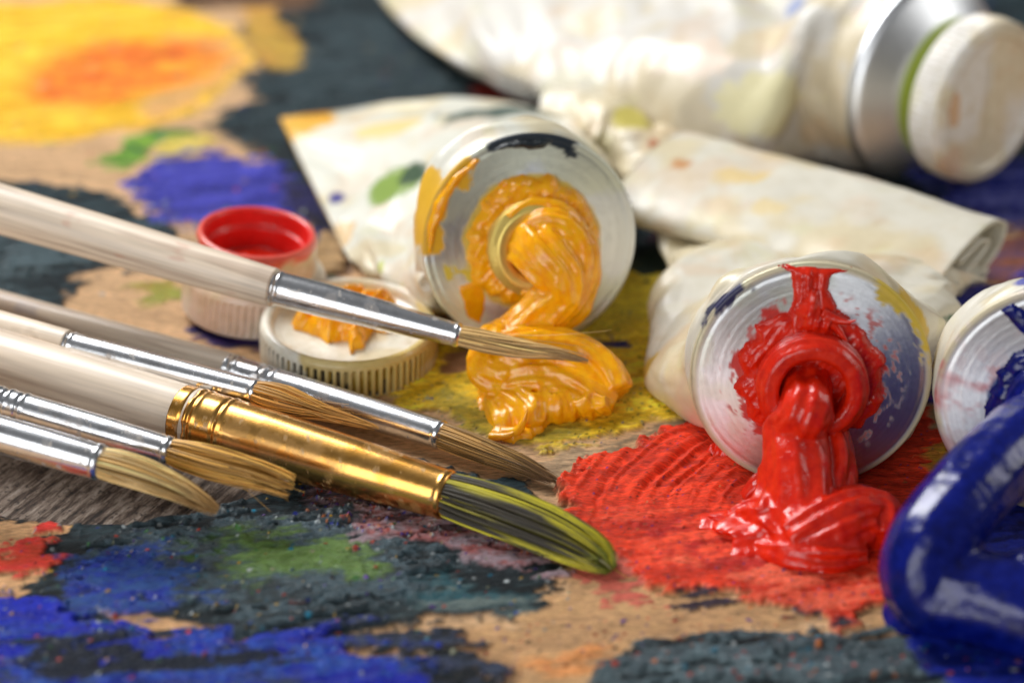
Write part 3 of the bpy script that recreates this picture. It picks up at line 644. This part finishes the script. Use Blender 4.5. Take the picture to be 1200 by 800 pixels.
prof = dense([(a, b_+.2) for a, b_ in [(1.2, .55), (1.38, .56), (1.46, .62), (1.48, .9), (1.46, 1.14), (1.40, 1.22), (1.22, 1.25), (1.16, 1.18), (1.0, 1.17), (.5, 1.17), (.001, 1.17)]], .04)
NR = 72
def ribs(r, h, th):
    k = sstep(h, .82, .88)*(1-sstep(h, 1.28, 1.34))*(r > 1.3); return r-.07*k*(np.cos(th*NR) > .1), h
V, F = lathe(cF, nF, prof, NR*8, ribs); x = (V-cF)@uF; y = (V-cF)@vF; hh = (V-cF)@nF
colr = stain(V, (.82, .79, .74), [(cF+nF*1.4-uF*.9+vF*.1, (.2, .2, .35), (.72, .48, .30)), (cF+nF*1.4-uF*1.-vF*.8, (.3, .3, .3), (.74, .55, .40))], 9)
q = ((np.abs(x) < .10) & (np.abs(y) < .8) & (hh > 1.3)); V = V+nF*(-.03*q)[:, None]
mesh('cap', V, F, MAT['cap_plastic'], tube, colr)
B0 = cF-nF*.25; up3 = np.array([0, 0, 1.])
secs = [(B0, uF*RF, vF*RF), (B0-nF*.9+np.array([-.15, 0, 0]), uF*RF*1.02, vF*RF*.97)]+nf([
    ((880, 188, .6), (960, -20, 1.2), 1.6, 0), ((760, 160, .6), (860, -40, 1.2), 1.4, 0), ((640, 122, .6), (740, -60, 1.0), 1.1, 0), ((500, 55, .6), (640, -120, .8), .55, 0), ((440, -30, .4), (600, -180, .5), .06, 0)])
body(tube, secs, [(at(1005, 160, 1.2), .25, (.85, .45, .08)), (at(800, 60, 2.2), (.9, .7, .5), (.82, .68, .55)), (at(900, 120, 1.6), (1., .6, .6), (.80, .74, .45)), (at(930, 8, 2.6), (.3, .3, .2), (.35, .4, .6)), (at(1000, 190, .6), .3, (.55, .4, .3))],
     seed=15, amp=.42, base=(.70, .67, .61), fs=(7, 7))
# --- crumpled end between the tubes
tube = root('crumpled_tube', at(728, 178), 'small crumpled cream and yellow tube end between the yellow tube and the rolled tail', 'paint tube', TG)
a0 = at(700, 150, .7); a1 = at(775, 190, .6)
secs = [(a0+np.array([-.9, .5, 0]), np.array([.2, .6, 0]), up3*.55), (a0, np.array([.25, .9, 0]), up3*.62), ((a0+a1)/2, np.array([.35, .8, 0]), up3*.5), (a1, np.array([.4, .9, 0]), up3*.4), (a1+np.array([1.2, -.2, -.2]), np.array([.3, 1., 0]), up3*.1)]
body(tube, secs, [(at(735, 150, 1.), .4, (.70, .60, .15)), (at(765, 175, .9), .2, (.55, .2, .1))], seed=21, amp=.25, base=(.78, .72, .58), n=90, m=60)
# red blotch of paint under the big tube

# ------------------------------------------------------------------ squeezed paint
def stri(k, amp, k2=0, amp2=0, ph=0):
    def f(th, s): return 1+amp*np.cos(th*k+ph+2*np.sin(s*5))+amp2*np.cos(th*k2+3*s+ph*2)+amp*.7*np.sin(th*(k+3)+ph+1+3*np.sin(s*3))
    return f
def roll(pts, radii, n=72, m=110, k=9, amp=.05, k2=17, amp2=.03, flat=None, ph=0, twist=0, wig=.0):
    P = catmull(pts, m); R = np.interp(np.linspace(0, 1, m), np.linspace(0, 1, len(radii)), radii)
    R = np.convolve(np.pad(R, 6, 'edge'), np.ones(13)/13, 'valid')
    return sweep(P, R, n, stri(k, amp, k2, amp2, ph), flat, twist)
def blob(c, r, n=40, seed=0, amp=.25, rot=0):
    th = np.linspace(0, math.pi, n); ph = np.linspace(0, 2*math.pi, 2*n, endpoint=False); T, P = np.meshgrid(th, ph, indexing='ij')
    x, y, z = np.sin(T)*np.cos(P), np.sin(T)*np.sin(P), np.cos(T); k = 1+amp*(fbm(x*2+5, y*2+5, z*2+5, seed)-.5)*2
    x, y, z = x*k*r[0], y*k*r[1], z*k*r[2]; cr_, sr = math.cos(rot), math.sin(rot)
    V = np.stack([x*cr_-y*sr, x*sr+y*cr_, z], -1).reshape(-1, 3)+np.array(c); return V, grid_faces(n, 2*n, True)
def finish(name, parts, voxel, smooth, mat, label, anis=None, amp=.02, seed=0, loc=None, extra=None):
    V, F = fuse(parts, voxel, smooth); Nn = vnormals(V, F)
    d = (fbm(V[:, 0]*3, V[:, 1]*3, V[:, 2]*3, seed)-.5)*amp*1.6
    if anis is not None:
        a = np.array(anis[0], float); a /= np.linalg.norm(a); t1, u1, v1 = basis(a, (0.1, .2, 1))
        p, q, s = V@t1, V@u1, V@v1; wv = .5*fbm(V[:, 0]*1.2, V[:, 1]*1.2, V[:, 2]*1.2, seed+2)
        d = d+(noise(p*anis[1]*.35, (q+wv)*anis[1], (s+wv)*anis[1], seed)-.5)*anis[2]+(noise(p*anis[1], (q+wv)*anis[1]*2.7, (s+wv)*anis[1]*2.7, seed+1)-.5)*anis[2]*.45
    V = V+Nn*d[:, None]
    parts2 = [(V, F)]+(extra or [])
    V, F = merge(parts2)
    o = mesh(name, V, F, MAT[mat], None, loc=loc); return tag(o, label, 'paint', 'paint squeezed out of the tubes')

# red
m0 = cR+nR_*.45
p = [cR+nR_*.1-vR*.05-uR*.05, cR+nR_*.45-vR*.10-uR*.08, cR+nR_*.80-vR*.22-uR*.10, at(932, 500, 1.22), at(935, 545, .85), at(938, 590, .45), at(942, 622, .18)]
parts = [roll(p, [.35, .37, .40, .44, .48, .52, .60], k=5, amp=.035, k2=11, amp2=.03, ph=1)]
p2 = [at(*q) for q in [(968, 490, 1.15), (975, 530, .85), (975, 565, .55), (972, 600, .3)]]
parts.append(roll(p2, [.2, .30, .34, .36], k=5, amp=.08))
p3 = [at(*q) for q in [(900, 545, .75), (905, 575, .5), (905, 610, .3)]]
parts.append(roll(p3, [.14, .24, .34], k=4, amp=.08))
parts.append(roll([at(*q) for q in [(925, 640, .2), (965, 622, .36), (1005, 608, .40), (1030, 612, .34), (1030, 636, .22)]], [.34, .44, .46, .40, .30], k=10, amp=.06, k2=19, amp2=.04))
parts.append(roll([at(*q) for q in [(850, 612, .08), (880, 605, .2), (915, 612, .3), (940, 630, .25)]], [.10, .26, .36, .40], k=7, amp=.08))
parts.append(roll([at(*q) for q in [(886, 640, .06), (925, 652, .14), (970, 652, .18), (1010, 645, .16)]], [.14, .25, .30, .22], k=8, amp=.1, k2=15, amp2=.05))
parts.append(roll([at(*q) for q in [(870, 585, .05), (895, 570, .2), (925, 560, .3)]], [.12, .22, .25], k=6, amp=.1))
parts.append(blob(at(945, 632, .05), (1.15, .62, .30), seed=3, amp=.5)); parts.append(blob(at(880, 615, .02), (.70, .42, .16), seed=6, amp=.5))
tips = [sweep(catmull([at(*q) for q in tp], 16), np.linspace(r0, .008, 16), 10) for tp, r0 in [
    ([(852, 612, .12), (838, 606, .16), (828, 604, .15)], .09), ([(985, 560, .4), (998, 552, .5)], .06)]]
finish('squeezed_paint', parts, .026, 3, 'red_paint', 'glossy red paint poured from the red tube into a heap on the palette', ((.3, -1, -.8), 3.6, .045), .03, 2, at(940, 630), tips)
# little red peel left of the disc
def gplace(z0=.03): return lambda x, y, h: np.stack([x, y, h+z0], -1)
V, F = merge([dab([tuple(at(*q)[:2]) for q in [(822, 538), (840, 528), (868, 530), (890, 548), (880, 562), (862, 555), (845, 545)]], gplace(), .22, .02, .12, .15, 31, ridge=.8, rdir=(.4, .9), lump=.8)])
o = mesh('paint_peel', V, F, MAT['red_paint'], loc=at(860, 545)); tag(o, 'small shiny curl of red paint beside the metal end of the red tube', 'paint')

# yellow
h0 = .5
def dY(x, y, h): return cY+uY*x+vY*y+nY*h
parts = [roll([dY(.0, .0, .1), dY(-.03, .02, .45), dY(-.05, .05, .72), dY(.05, -.12, .92), dY(.2, -.35, 1.0), dY(.18, -.62, .98), dY(-.05, -.85, .95), dY(-.42, -1.12, .95), dY(-.72, -1.32, .8)],
              [.43, .45, .42, .40, .38, .36, .36, .34, .30], k=6, amp=.07, k2=13, amp2=.04)]
parts.append(roll([dY(-.30, .28, .55), dY(.05, .42, .66), dY(.38, .30, .76), dY(.52, .0, .84), dY(.50, -.35, .88), dY(.30, -.70, .92), dY(-.02, -.98, .9), dY(-.40, -1.2, .85)], [.14, .22, .25, .26, .28, .30, .30, .26], k=6, amp=.10, k2=12, amp2=.05, ph=2))
parts.append(roll([dY(.45, .35, .5), dY(.72, .05, .55), dY(.72, -.4, .62), dY(.52, -.85, .72), dY(.15, -1.2, .75)], [.14, .2, .22, .24, .2], k=6, amp=.1, ph=3))
parts.append(sweep(np.array([dY(.70*math.cos(a), .70*math.sin(a), .50+.05*math.sin(a*3)) for a in np.linspace(-2.0, 2.25, 60)]), .07+.07*np.sin(np.linspace(0, math.pi, 60))*(.7+.5*noise2(np.linspace(0, 9, 60), np.zeros(60), 2)), 16))
drop = dY(-.72, -1.32, .8)
parts.append(roll([drop, at(578, 405, .72), at(575, 432, .5), at(600, 440, .45)], [.30, .32, .36, .36], k=6, amp=.06))
parts.append(roll([at(*q) for q in [(572, 425, .42), (600, 418, .66), (640, 412, .70), (680, 420, .60), (708, 440, .45), (722, 462, .28)]], [.34, .40, .38, .36, .34, .26], k=8, amp=.06, k2=15, amp2=.03))
parts.append(roll([at(*q) for q in [(585, 452, .3), (620, 446, .42), (660, 448, .42), (695, 462, .30), (718, 474, .15)]], [.30, .34, .33, .28, .2], k=9, amp=.10, k2=17, amp2=.05))
parts.append(roll([at(*q) for q in [(600, 470, .16), (618, 488, .14), (625, 505, .06)]], [.34, .30, .18], k=6, amp=.1))
parts.append(roll([at(*q) for q in [(580, 470, .1), (590, 492, .1), (596, 506, .03)]], [.2, .2, .12], k=6, amp=.1))
for i, (x0, y0, x1, y1) in enumerate([(638, 458, 645, 495), (660, 460, 670, 492), (680, 466, 693, 488), (700, 470, 712, 482), (625, 462, 632, 500), (650, 462, 656, 494)]):
    parts.append(roll([at(x0, y0, .42), at((x0+x1)/2, (y0+y1)/2, .27), at(x1, y1, .04)], [.13, .14, .09], 40, 40, k=5, amp=.12, ph=i))
parts.append(blob(at(645, 470, .05), (1.05, .5, .28), seed=13, amp=.5))
tips = [sweep(catmull([at(*q) for q in tp], 24), np.linspace(r0, .006, 24)**1.0, 12) for tp, r0 in [
    ([(590, 508, .05), (606, 505, .16), (614, 492, .36), (618, 478, .54)], .12), ([(575, 512, .03), (595, 510, .12), (612, 500, .22)], .08)]]
fl = [dab([tuple(at(*q)[:2]) for q in [(572, 512), (585, 500), (612, 500), (640, 506), (622, 517), (600, 520)]], gplace(), .12, .02, .06, .1, 33, ridge=.5)]
finish('squeezed_paint', parts, .024, 3, 'yellow_paint', 'thick yellow paint curling down from the yellow tube into a wrinkled mound', ((.5, -.6, -.7), 4.2, .04), .03, 5, at(640, 470), tips+fl)
# blue
parts = [roll([cB+nB*.3, cB+nB*.8-vB*.05, at(1210, 505, 1.7), at(1165, 548, 1.62), at(1125, 592, 1.45), at(1094, 632, 1.2), at(1082, 668, .85), at(1096, 692, .60), at(1138, 698, .60), at(1180, 708, .60), at(1230, 730, .55), at(1290, 760, .5)],
              [.45, .48, .54, .57, .58, .58, .58, .60, .64, .64, .58, .5], m=200, k=5, amp=.016, k2=13, amp2=.010),
         roll([at(1300, 640, 1.0), at(1260, 668, .9), at(1205, 690, .75), at(1160, 705, .5)], [.5, .52, .52, .46], k=4, amp=.02),
         blob(at(1085, 722, .1), (.55, .42, .35), seed=23, amp=.2)]
finish('squeezed_paint', parts, .035, 4, 'blue_paint', 'fat coil of dark blue paint at the lower right edge', None, .03, 9, at(1150, 740))

# ------------------------------------------------------------------ caps
def cap_yellow():
    c = at(409, 418, 0); c[2] = .03
    r_ = root('tube_cap', (c[0], c[1], 0), 'upturned white ribbed cap holding a dab of yellow paint, dirt in its ribs', 'cap', 'tube caps lying upside down')
    N = 72
    prof = dense([(1.2, 0), (1.36, .01), (1.40, .06), (1.40, .50), (1.38, .60), (1.33, .655), (1.27, .66), (1.22, .62), (1.17, .52), (1.05, .47), (.8, .45), (.45, .45), (.001, .45)], .02)
    def md(r, h, th):
        k = sstep(h, .05, .09)*(1-sstep(h, .48, .55))*(r > 1.36); g = sstep(np.cos(th*N), -.25, .35); return r-.055*k*g, h
    V, F = lathe(c, (0.03, -.02, 1), prof, N*10, md)
    d = V-c; r = np.hypot(d[:, 0], d[:, 1]); th = np.arctan2(d[:, 1], d[:, 0])
    dirty = sstep(fbm2(th*3, d[:, 2]*1.5, 2), .42, .55)
    groove = sstep(1.385-r, .0, .03)*(d[:, 2] < .56)*(r > 1.3)
    col = stain(V, (.80, .77, .66), [], 5)
    yel = sstep(fbm2(th*1.5+1, d[:, 2]*1.5, 6)+.25*(np.cos(th+.6)), .50, .66)*(r > 1.2)*.75
    col = col*(1-yel[:, None])+np.array([.66, .48, .10])*yel[:, None]
    g = (groove*(.35+.65*dirty))[:, None]; cg = np.where((fbm2(th*7, d[:, 2], 9) > .5)[:, None], np.array([.06, .05, .035]), np.array([.40, .26, .03])); col = col*(1-g)+cg*g
    col = col*(1-.0*g)
    mesh('cap_shell', V, F, MAT['cap_plastic'], r_, col)
    pl = lambda x, y, h: np.stack([c[0]+x, c[1]+y, c[2]+.45+h], -1)
    V, F = merge([dab([(-.75, .3), (-.6, .75), (.1, .95), (.7, .8), (.85, .3), (.6, -.1), (.35, -.05), (.25, -.5), (.1, -.75), (.0, -.35), (-.25, -.45), (-.5, -.2), (-.85, -.1)], pl, .26, .02, .14, .2, 41, ridge=.8, rdir=(.8, .5), lump=1)])
    mesh('paint_dab', V, F, MAT['yellow_paint'], r_)
cap_yellow()
def cap_red():
    c = at(296, 362, 0); c[2] = .02
    r_ = root('tube_cap', (c[0], c[1], 0), 'upturned white cap with bright red paint inside its raised collar', 'cap', 'tube caps lying upside down')
    N = 60; ax_ = np.array([.10, .02, 1.])
    prof = dense([(1.0, 0), (1.13, .02), (1.16, .07), (1.16, .62), (1.13, .70), (1.05, .76), (.99, .80), (.97, 1.30), (.94, 1.38), (.88, 1.40), (.83, 1.36), (.81, 1.15), (.80, 1.12), (.74, 1.08), (.73, .75), (.70, .72), (.001, .70)], .025)
    def md(r, h, th):
        k = sstep(h, .06, .1)*(1-sstep(h, .58, .64))*(r > 1.1); return r-.04*k*sstep(np.cos(th*N), -.2, .3), h
    V, F = lathe(c, ax_, prof, N*8, md); n, u, v = basis(ax_); d = V-c; h = d@n; r = np.hypot(d@u, d@v)
    col = stain(V, (.80, .70, .60), [], 3); q = fbm(V[:, 0]*2, V[:, 1]*2, V[:, 2]*2, 3)
    inside = np.maximum(sstep(.90-r, 0, .03), sstep(h+.35*(q-.5), 1.20, 1.28)*.0)
    rim = sstep(h+.5*(q-.5), 1.12, 1.24)*.9
    for w, cc in ((rim, (.80, .07, .04)), (sstep(q, .45, .6)*.4*(h < .9), (.74, .50, .40)), (inside, (.75, .02, .015))): col = col*(1-w[:, None])+np.array(cc)*w[:, None]
    mesh('cap_shell', V, F, MAT['cap_plastic'], r_, col)
    pl = lambda x, y, h: c+n*(.70+h[..., None])+u*x[..., None]+v*y[..., None]
    V, F = dab(circle(0, 0, .70, 30, .05), pl, .10, .03, .02, .15, 43, lump=.8); mesh('paint_dab', V, F, MAT['red_paint'], r_)
cap_red()

# ------------------------------------------------------------------ paintbrushes
BG = 'paintbrushes lying across the palette'
def brush(label, hand, fer, tip, rh, rf, bprof, nh, hair, gold=False, crimps=(.06, .1, .22, .26), spread=0, seed=0, wood=(.74, .61, .47), rivets=.15, handle=True, curve=None, nstray=6, hair2=None, hr=.0135, ncl=34, rag=.22):
    r = np.random.default_rng(seed); f0, f1 = A3(fer)
    base = root('paintbrush', (f0[0], f0[1], f0[2]), label, 'paintbrush', BG)
    # handle
    H = A3(hand); d = f0-H[0]; L = np.linalg.norm(d); dn = d/L; s0 = H[0]-dn*3
    P = s0+np.linspace(0, 1, 320)[:, None]*(f0+dn*.25-s0); R = np.interp(np.linspace(0, 1, 320), np.linspace(0, 1, len(rh)), rh)
    V, F = sweep(P, R, 110); T, Nn, B = frames(P); q = (V-s0)@dn; a = np.arctan2((V-s0-q[:, None]*dn)@B[0], (V-s0-q[:, None]*dn)@Nn[0])
    g = fbm2(q*.45+seed, np.cos(a)*5+np.sin(a)*3+q*.12, seed, 5); g2 = noise2(q*1.2, a*16, seed+2)
    fig = sstep(fbm2(q*.25+seed*2, np.cos(a-.5)*7+.3*q, seed+4, 4), .52, .66)
    col = np.array(wood)*(.70+.45*g+.28*g2)[:, None]; col = col*(1-.45*fig[:, None])+np.array([.36, .22, .14])*(.45*fig)[:, None]
    mk = sstep(fbm2(q*1.1+seed*3, np.cos(a)*2.2+np.sin(a)*1.4, seed+1, 4), .67, .73)*.28; ci = np.array([(.55, .45, .12), (.25, .35, .40), (.55, .16, .08), (.20, .22, .35), (.35, .25, .15)])[seed % 5]
    col = col*(1-mk[:, None])+ci*mk[:, None]; en = sstep(q, q.max()-.55, q.max()-.2)*.25*g; col = col*(1-en[:, None])
    mesh('handle', V, F, MAT['handle_wood'], base, np.clip(col, 0, 1), attrs={'grain': g+.4*g2})
    # ferrule
    d = f1-f0; L = np.linalg.norm(d); dn = d/L; m = 260; s = np.linspace(0, L, m)
    R = np.interp(s/L, np.linspace(0, 1, len(rf)), rf)
    for k in crimps: R = R-.022*np.exp(-((s-k*L)/.028)**2)+.014*np.exp(-((s-k*L-.06)/.03)**2)
    R = R-.05*sstep(s, L-.06, L)**2+.012*np.exp(-((s-L+.09)/.03)**2)
    P = f0+dn*s[:, None]; P = np.vstack([P, f1-dn*.03, f1-dn*.15]); R = np.concatenate([R, [rf[-1]*.82, rf[-1]*.6]])
    def dent(th, s_):
        ll = s_*L; k = crimps[len(crimps)//2]*L-.06 if crimps else -9
        return 1-.05*np.exp(-((ll-k)/.045)**2)*sstep(np.sin(th*5+seed), .2, .9)+.004*np.sin(th*2+ll*2)
    V, F = sweep(P, R, 72, dent)
    if gold: c0, c1 = np.array([.88, .47, .13]), np.array([.74, .36, .07])
    else: c0, c1 = np.array([.80, .81, .83]), np.array([.66, .66, .67])
    q = fbm(V[:, 0]*2.5, V[:, 1]*2.5, V[:, 2]*2.5, seed)[:, None]; col = c0*(1-sstep(q, .45, .7))+c1*sstep(q, .45, .7)
    me_ = np.ones(len(V)); sm = sstep(fbm(V[:, 0]*3.5, V[:, 1]*3.5, V[:, 2]*3.5, seed+6)+.12*fbm(V[:, 0]*20, V[:, 1]*20, V[:, 2]*20, seed), .66, .72)*.22
    col = col*(1-sm[:, None])+np.array([.45, .30, .16])*sm[:, None]; me_ -= sm; sp = sstep(fbm(V[:, 0]*9, V[:, 1]*9, V[:, 2]*9, seed+3), .70, .74)*.5
    col = col*(1-sp[:, None])+np.array([.35, .28, .2])*sp[:, None]; me_ -= sp
    fr = mesh('ferrule', V, F, MAT['ferrule_metal'], base, col, attrs={'metal': me_})
    # bristles
    pts = A3(tip); pts = np.vstack([f1-dn*.1, pts]); C_ = catmull(pts, 40); T, Nn, B = frames(C_)
    Vs = []; Fs = []; Cs = []; k = 0; M = 14; tt = np.linspace(0, 1, M)
    bp = np.array(bprof)
    cl = [(math.sqrt(r.random()), r.random()*2*math.pi, 1-rag*r.random()**1.5, 1+rag*.9*(r.random()-.35)) for _ in range(ncl)]
    for i in range(nh+nstray):
        stray = i >= nh
        rho = math.sqrt(r.random()) if not stray else .95; ph = r.random()*2*math.pi; ln = 1-.10*r.random()**2
        kc = cl[i % ncl] if stray else min(cl, key=lambda q: (q[0]*math.cos(q[1])-rho*math.cos(ph))**2+(q[0]*math.sin(q[1])-rho*math.sin(ph))**2); ln *= kc[2]
        u = tt*ln; idx = np.clip((u*39).astype(int), 0, 38); fr_ = (u*39-idx)[:, None]
        c = C_[idx]*(1-fr_)+C_[idx+1]*fr_; n1 = Nn[idx]; b1 = B[idx]
        Rr = np.interp(u, np.linspace(0, 1, len(bp)), bp)*rho
        ph2 = ph+(r.random()-.5)*.5*tt
        off = Rr+spread*tt**2*r.normal()*.3
        offc = np.interp(u, np.linspace(0, 1, len(bp)), bp)*kc[0]*kc[3]; wc = .85*tt**.8*(1-.0*tt)
        oa = np.cos(ph2)*off*(1-wc)+np.cos(kc[1])*offc*wc; ob = np.sin(ph2)*off*(1-wc)+np.sin(kc[1])*offc*wc
        jn, jb = r.normal(size=2)*.022
        p = c+n1*oa[:, None]+b1*ob[:, None]+(n1*jn+b1*jb)*(np.sin(tt*3+r.random()*3)*tt)[:, None]
        if stray:
            w = (tt**1.5)[:, None]; p = p+w*(r.normal(size=3)*np.array([.25, .25, .18])+np.array([0, 0, .05]))+(np.sin(tt*4)[:, None]*r.normal(size=3)*.06)
        p[:, 2] = np.maximum(p[:, 2], .06)
        t_ = np.gradient(p, axis=0); t_ /= np.linalg.norm(t_, axis=1)[:, None]+1e-9; a = np.cross(t_, [0, 0, 1.]); a /= np.linalg.norm(a, axis=1)[:, None]+1e-9; b_ = np.cross(t_, a)
        w = (hr*(.8+.5*r.random())*(1-.8*tt**2))[:, None] if not stray else (.006*(1-.5*tt))[:, None]
        ring = np.stack([p+a*w, p-a*w*.5+b_*w*.87, p-a*w*.5-b_*w*.87], 1).reshape(-1, 3)
        Vs.append(ring); Fs.append(grid_faces(M, 3, True)+k); k += 3*M
        Cs.append(np.repeat(hair(r, tt, ph, rho), 3, 0))
    # a solid core that keeps the tuft opaque
    u = np.linspace(0, 1, 40); Vc, Fc = sweep(C_, np.interp(u, np.linspace(0, 1, len(bp)), bp)*.62*(1-u**3*.9), 20)
    V = np.vstack(Vs); F = [np.vstack(Fs+[Fc[0]+k]), Fc[1]+k]; cc = np.tile(np.mean(np.vstack(Cs), 0)*.6, (len(Vc), 1))
    mesh('bristles', np.vstack([V, Vc]), F, MAT['bristle_hair'], base, np.clip(np.vstack([np.vstack(Cs), cc]), 0, 1))
    return base
def hair_col(c0, c1, tipc=None):
    c0, c1 = np.array(c0), np.array(c1)
    def f(r, t, ph, rho):
        k = r.random(); c = (c0*(1-k)+c1*k)*(.55+1.0*r.random()**1.5)*1.25; c = np.tile(c, (len(t), 1))
        if tipc is not None: w = sstep(t, .55, 1)[:, None]*.7; c = c*(1-w)+np.array(tipc)*w
        return c
    return f
def hair_yg(r, t, ph, rho):
    band = noise2(np.full(len(t), ph*3.5), t*3.2+rho, 3)*.9+.45*(r.random()-.5)+.40*(t-.45)
    y = np.array([.62, .54, .03])*(.45+.8*r.random()); g = np.array([.06, .05, .035])*(.5+1.2*r.random())
    w = sstep(band, .36, .54)[:, None]; c = g*(1-w)+y*w; e = sstep(t, .88, 1)[:, None]; return c*(1-e)+np.array([.20, .24, .02])*e
brush('paintbrush with bent yellow-green stained bristles and a wide gold ferrule', [(0, 424, .75)], [(214, 487, .56), (528, 581, .42)], [(590, 602, .38), (655, 628, .30), (700, 652, .2), (718, 668, .12)],
      [.50, .50, .49, .47], [.475, .465, .42, .35], [.31, .36, .38, .37, .33, .27, .18, .08], 760, hair_yg, True, (.05, .075, .17), seed=1, hr=.0155, spread=.16, nstray=4, ncl=46, rag=.20)
brush('uppermost paintbrush, resting on both caps, pale handle and fine pointed tan bristles', [(0, 245, 2.15)], [(303, 332, 1.58), (542, 394, 1.08)], [(600, 406, 1.0), (650, 414, .97), (690, 423, .93)],
      [.42, .40, .36, .30], [.265, .26, .225, .175], [.15, .165, .15, .115, .075, .035, .008], 300, hair_col((.66, .44, .17), (.42, .25, .08), (.26, .13, .05)), False, (.08,), seed=2, nstray=6)
brush('paintbrush with long silver ferrule, lowest in the pile, dark brown bristles pointing at red paint', [(0, 362, .45)], [(258, 430, .34), (521, 511, .30)], [(570, 530, .28), (615, 547, .22), (655, 566, .14)],
      [.30, .30, .28, .26], [.25, .25, .24, .215], [.19, .20, .185, .16, .13, .09, .05], 320, hair_col((.50, .28, .08), (.16, .09, .03), (.16, .08, .04)), False, (.03, .07, .2, .24), seed=3, nstray=5)
brush('paintbrush whose bulging ginger bristles lie over the silver ferrule of the brush behind', [(0, 383, 1.05)], [(62, 400, 1.0), (305, 461, .84)], [(340, 472, .82), (390, 486, .74), (445, 502, .66)],
      [.26, .26, .25, .24], [.215, .215, .205, .19], [.17, .235, .25, .20, .13, .085, .05, .02], 330, hair_col((.62, .32, .07), (.36, .17, .03)), False, (.04, .08), seed=4, nstray=7)
brush('paintbrush with splayed orange-brown bristles against the gold ferrule', [(-80, 446, 1.25)], [(-18, 466, 1.15), (204, 530, .95)], [(245, 542, .92), (300, 556, .82), (345, 572, .7)],
      [.26, .26, .25, .24], [.235, .235, .23, .205], [.17, .23, .25, .24, .22, .19, .16], 320, hair_col((.66, .36, .07), (.40, .20, .04)), False, (.06, .12, .2), seed=5, spread=.25, nstray=9, rag=.35)
brush('nearest paintbrush, bright silver ferrule and pale blond bristles bent down over the thumb hole', [(-150, 470, 1.5)], [(-60, 492, 1.4), (122, 543, 1.15)], [(165, 555, 1.1), (215, 575, .9), (256, 599, .65)],
      [.3, .3, .29, .28], [.27, .27, .265, .25], [.20, .235, .23, .20, .16, .11, .05], 320, hair_col((.74, .52, .22), (.48, .28, .08), (.32, .15, .04)), False, (.06, .12), seed=6, nstray=1)
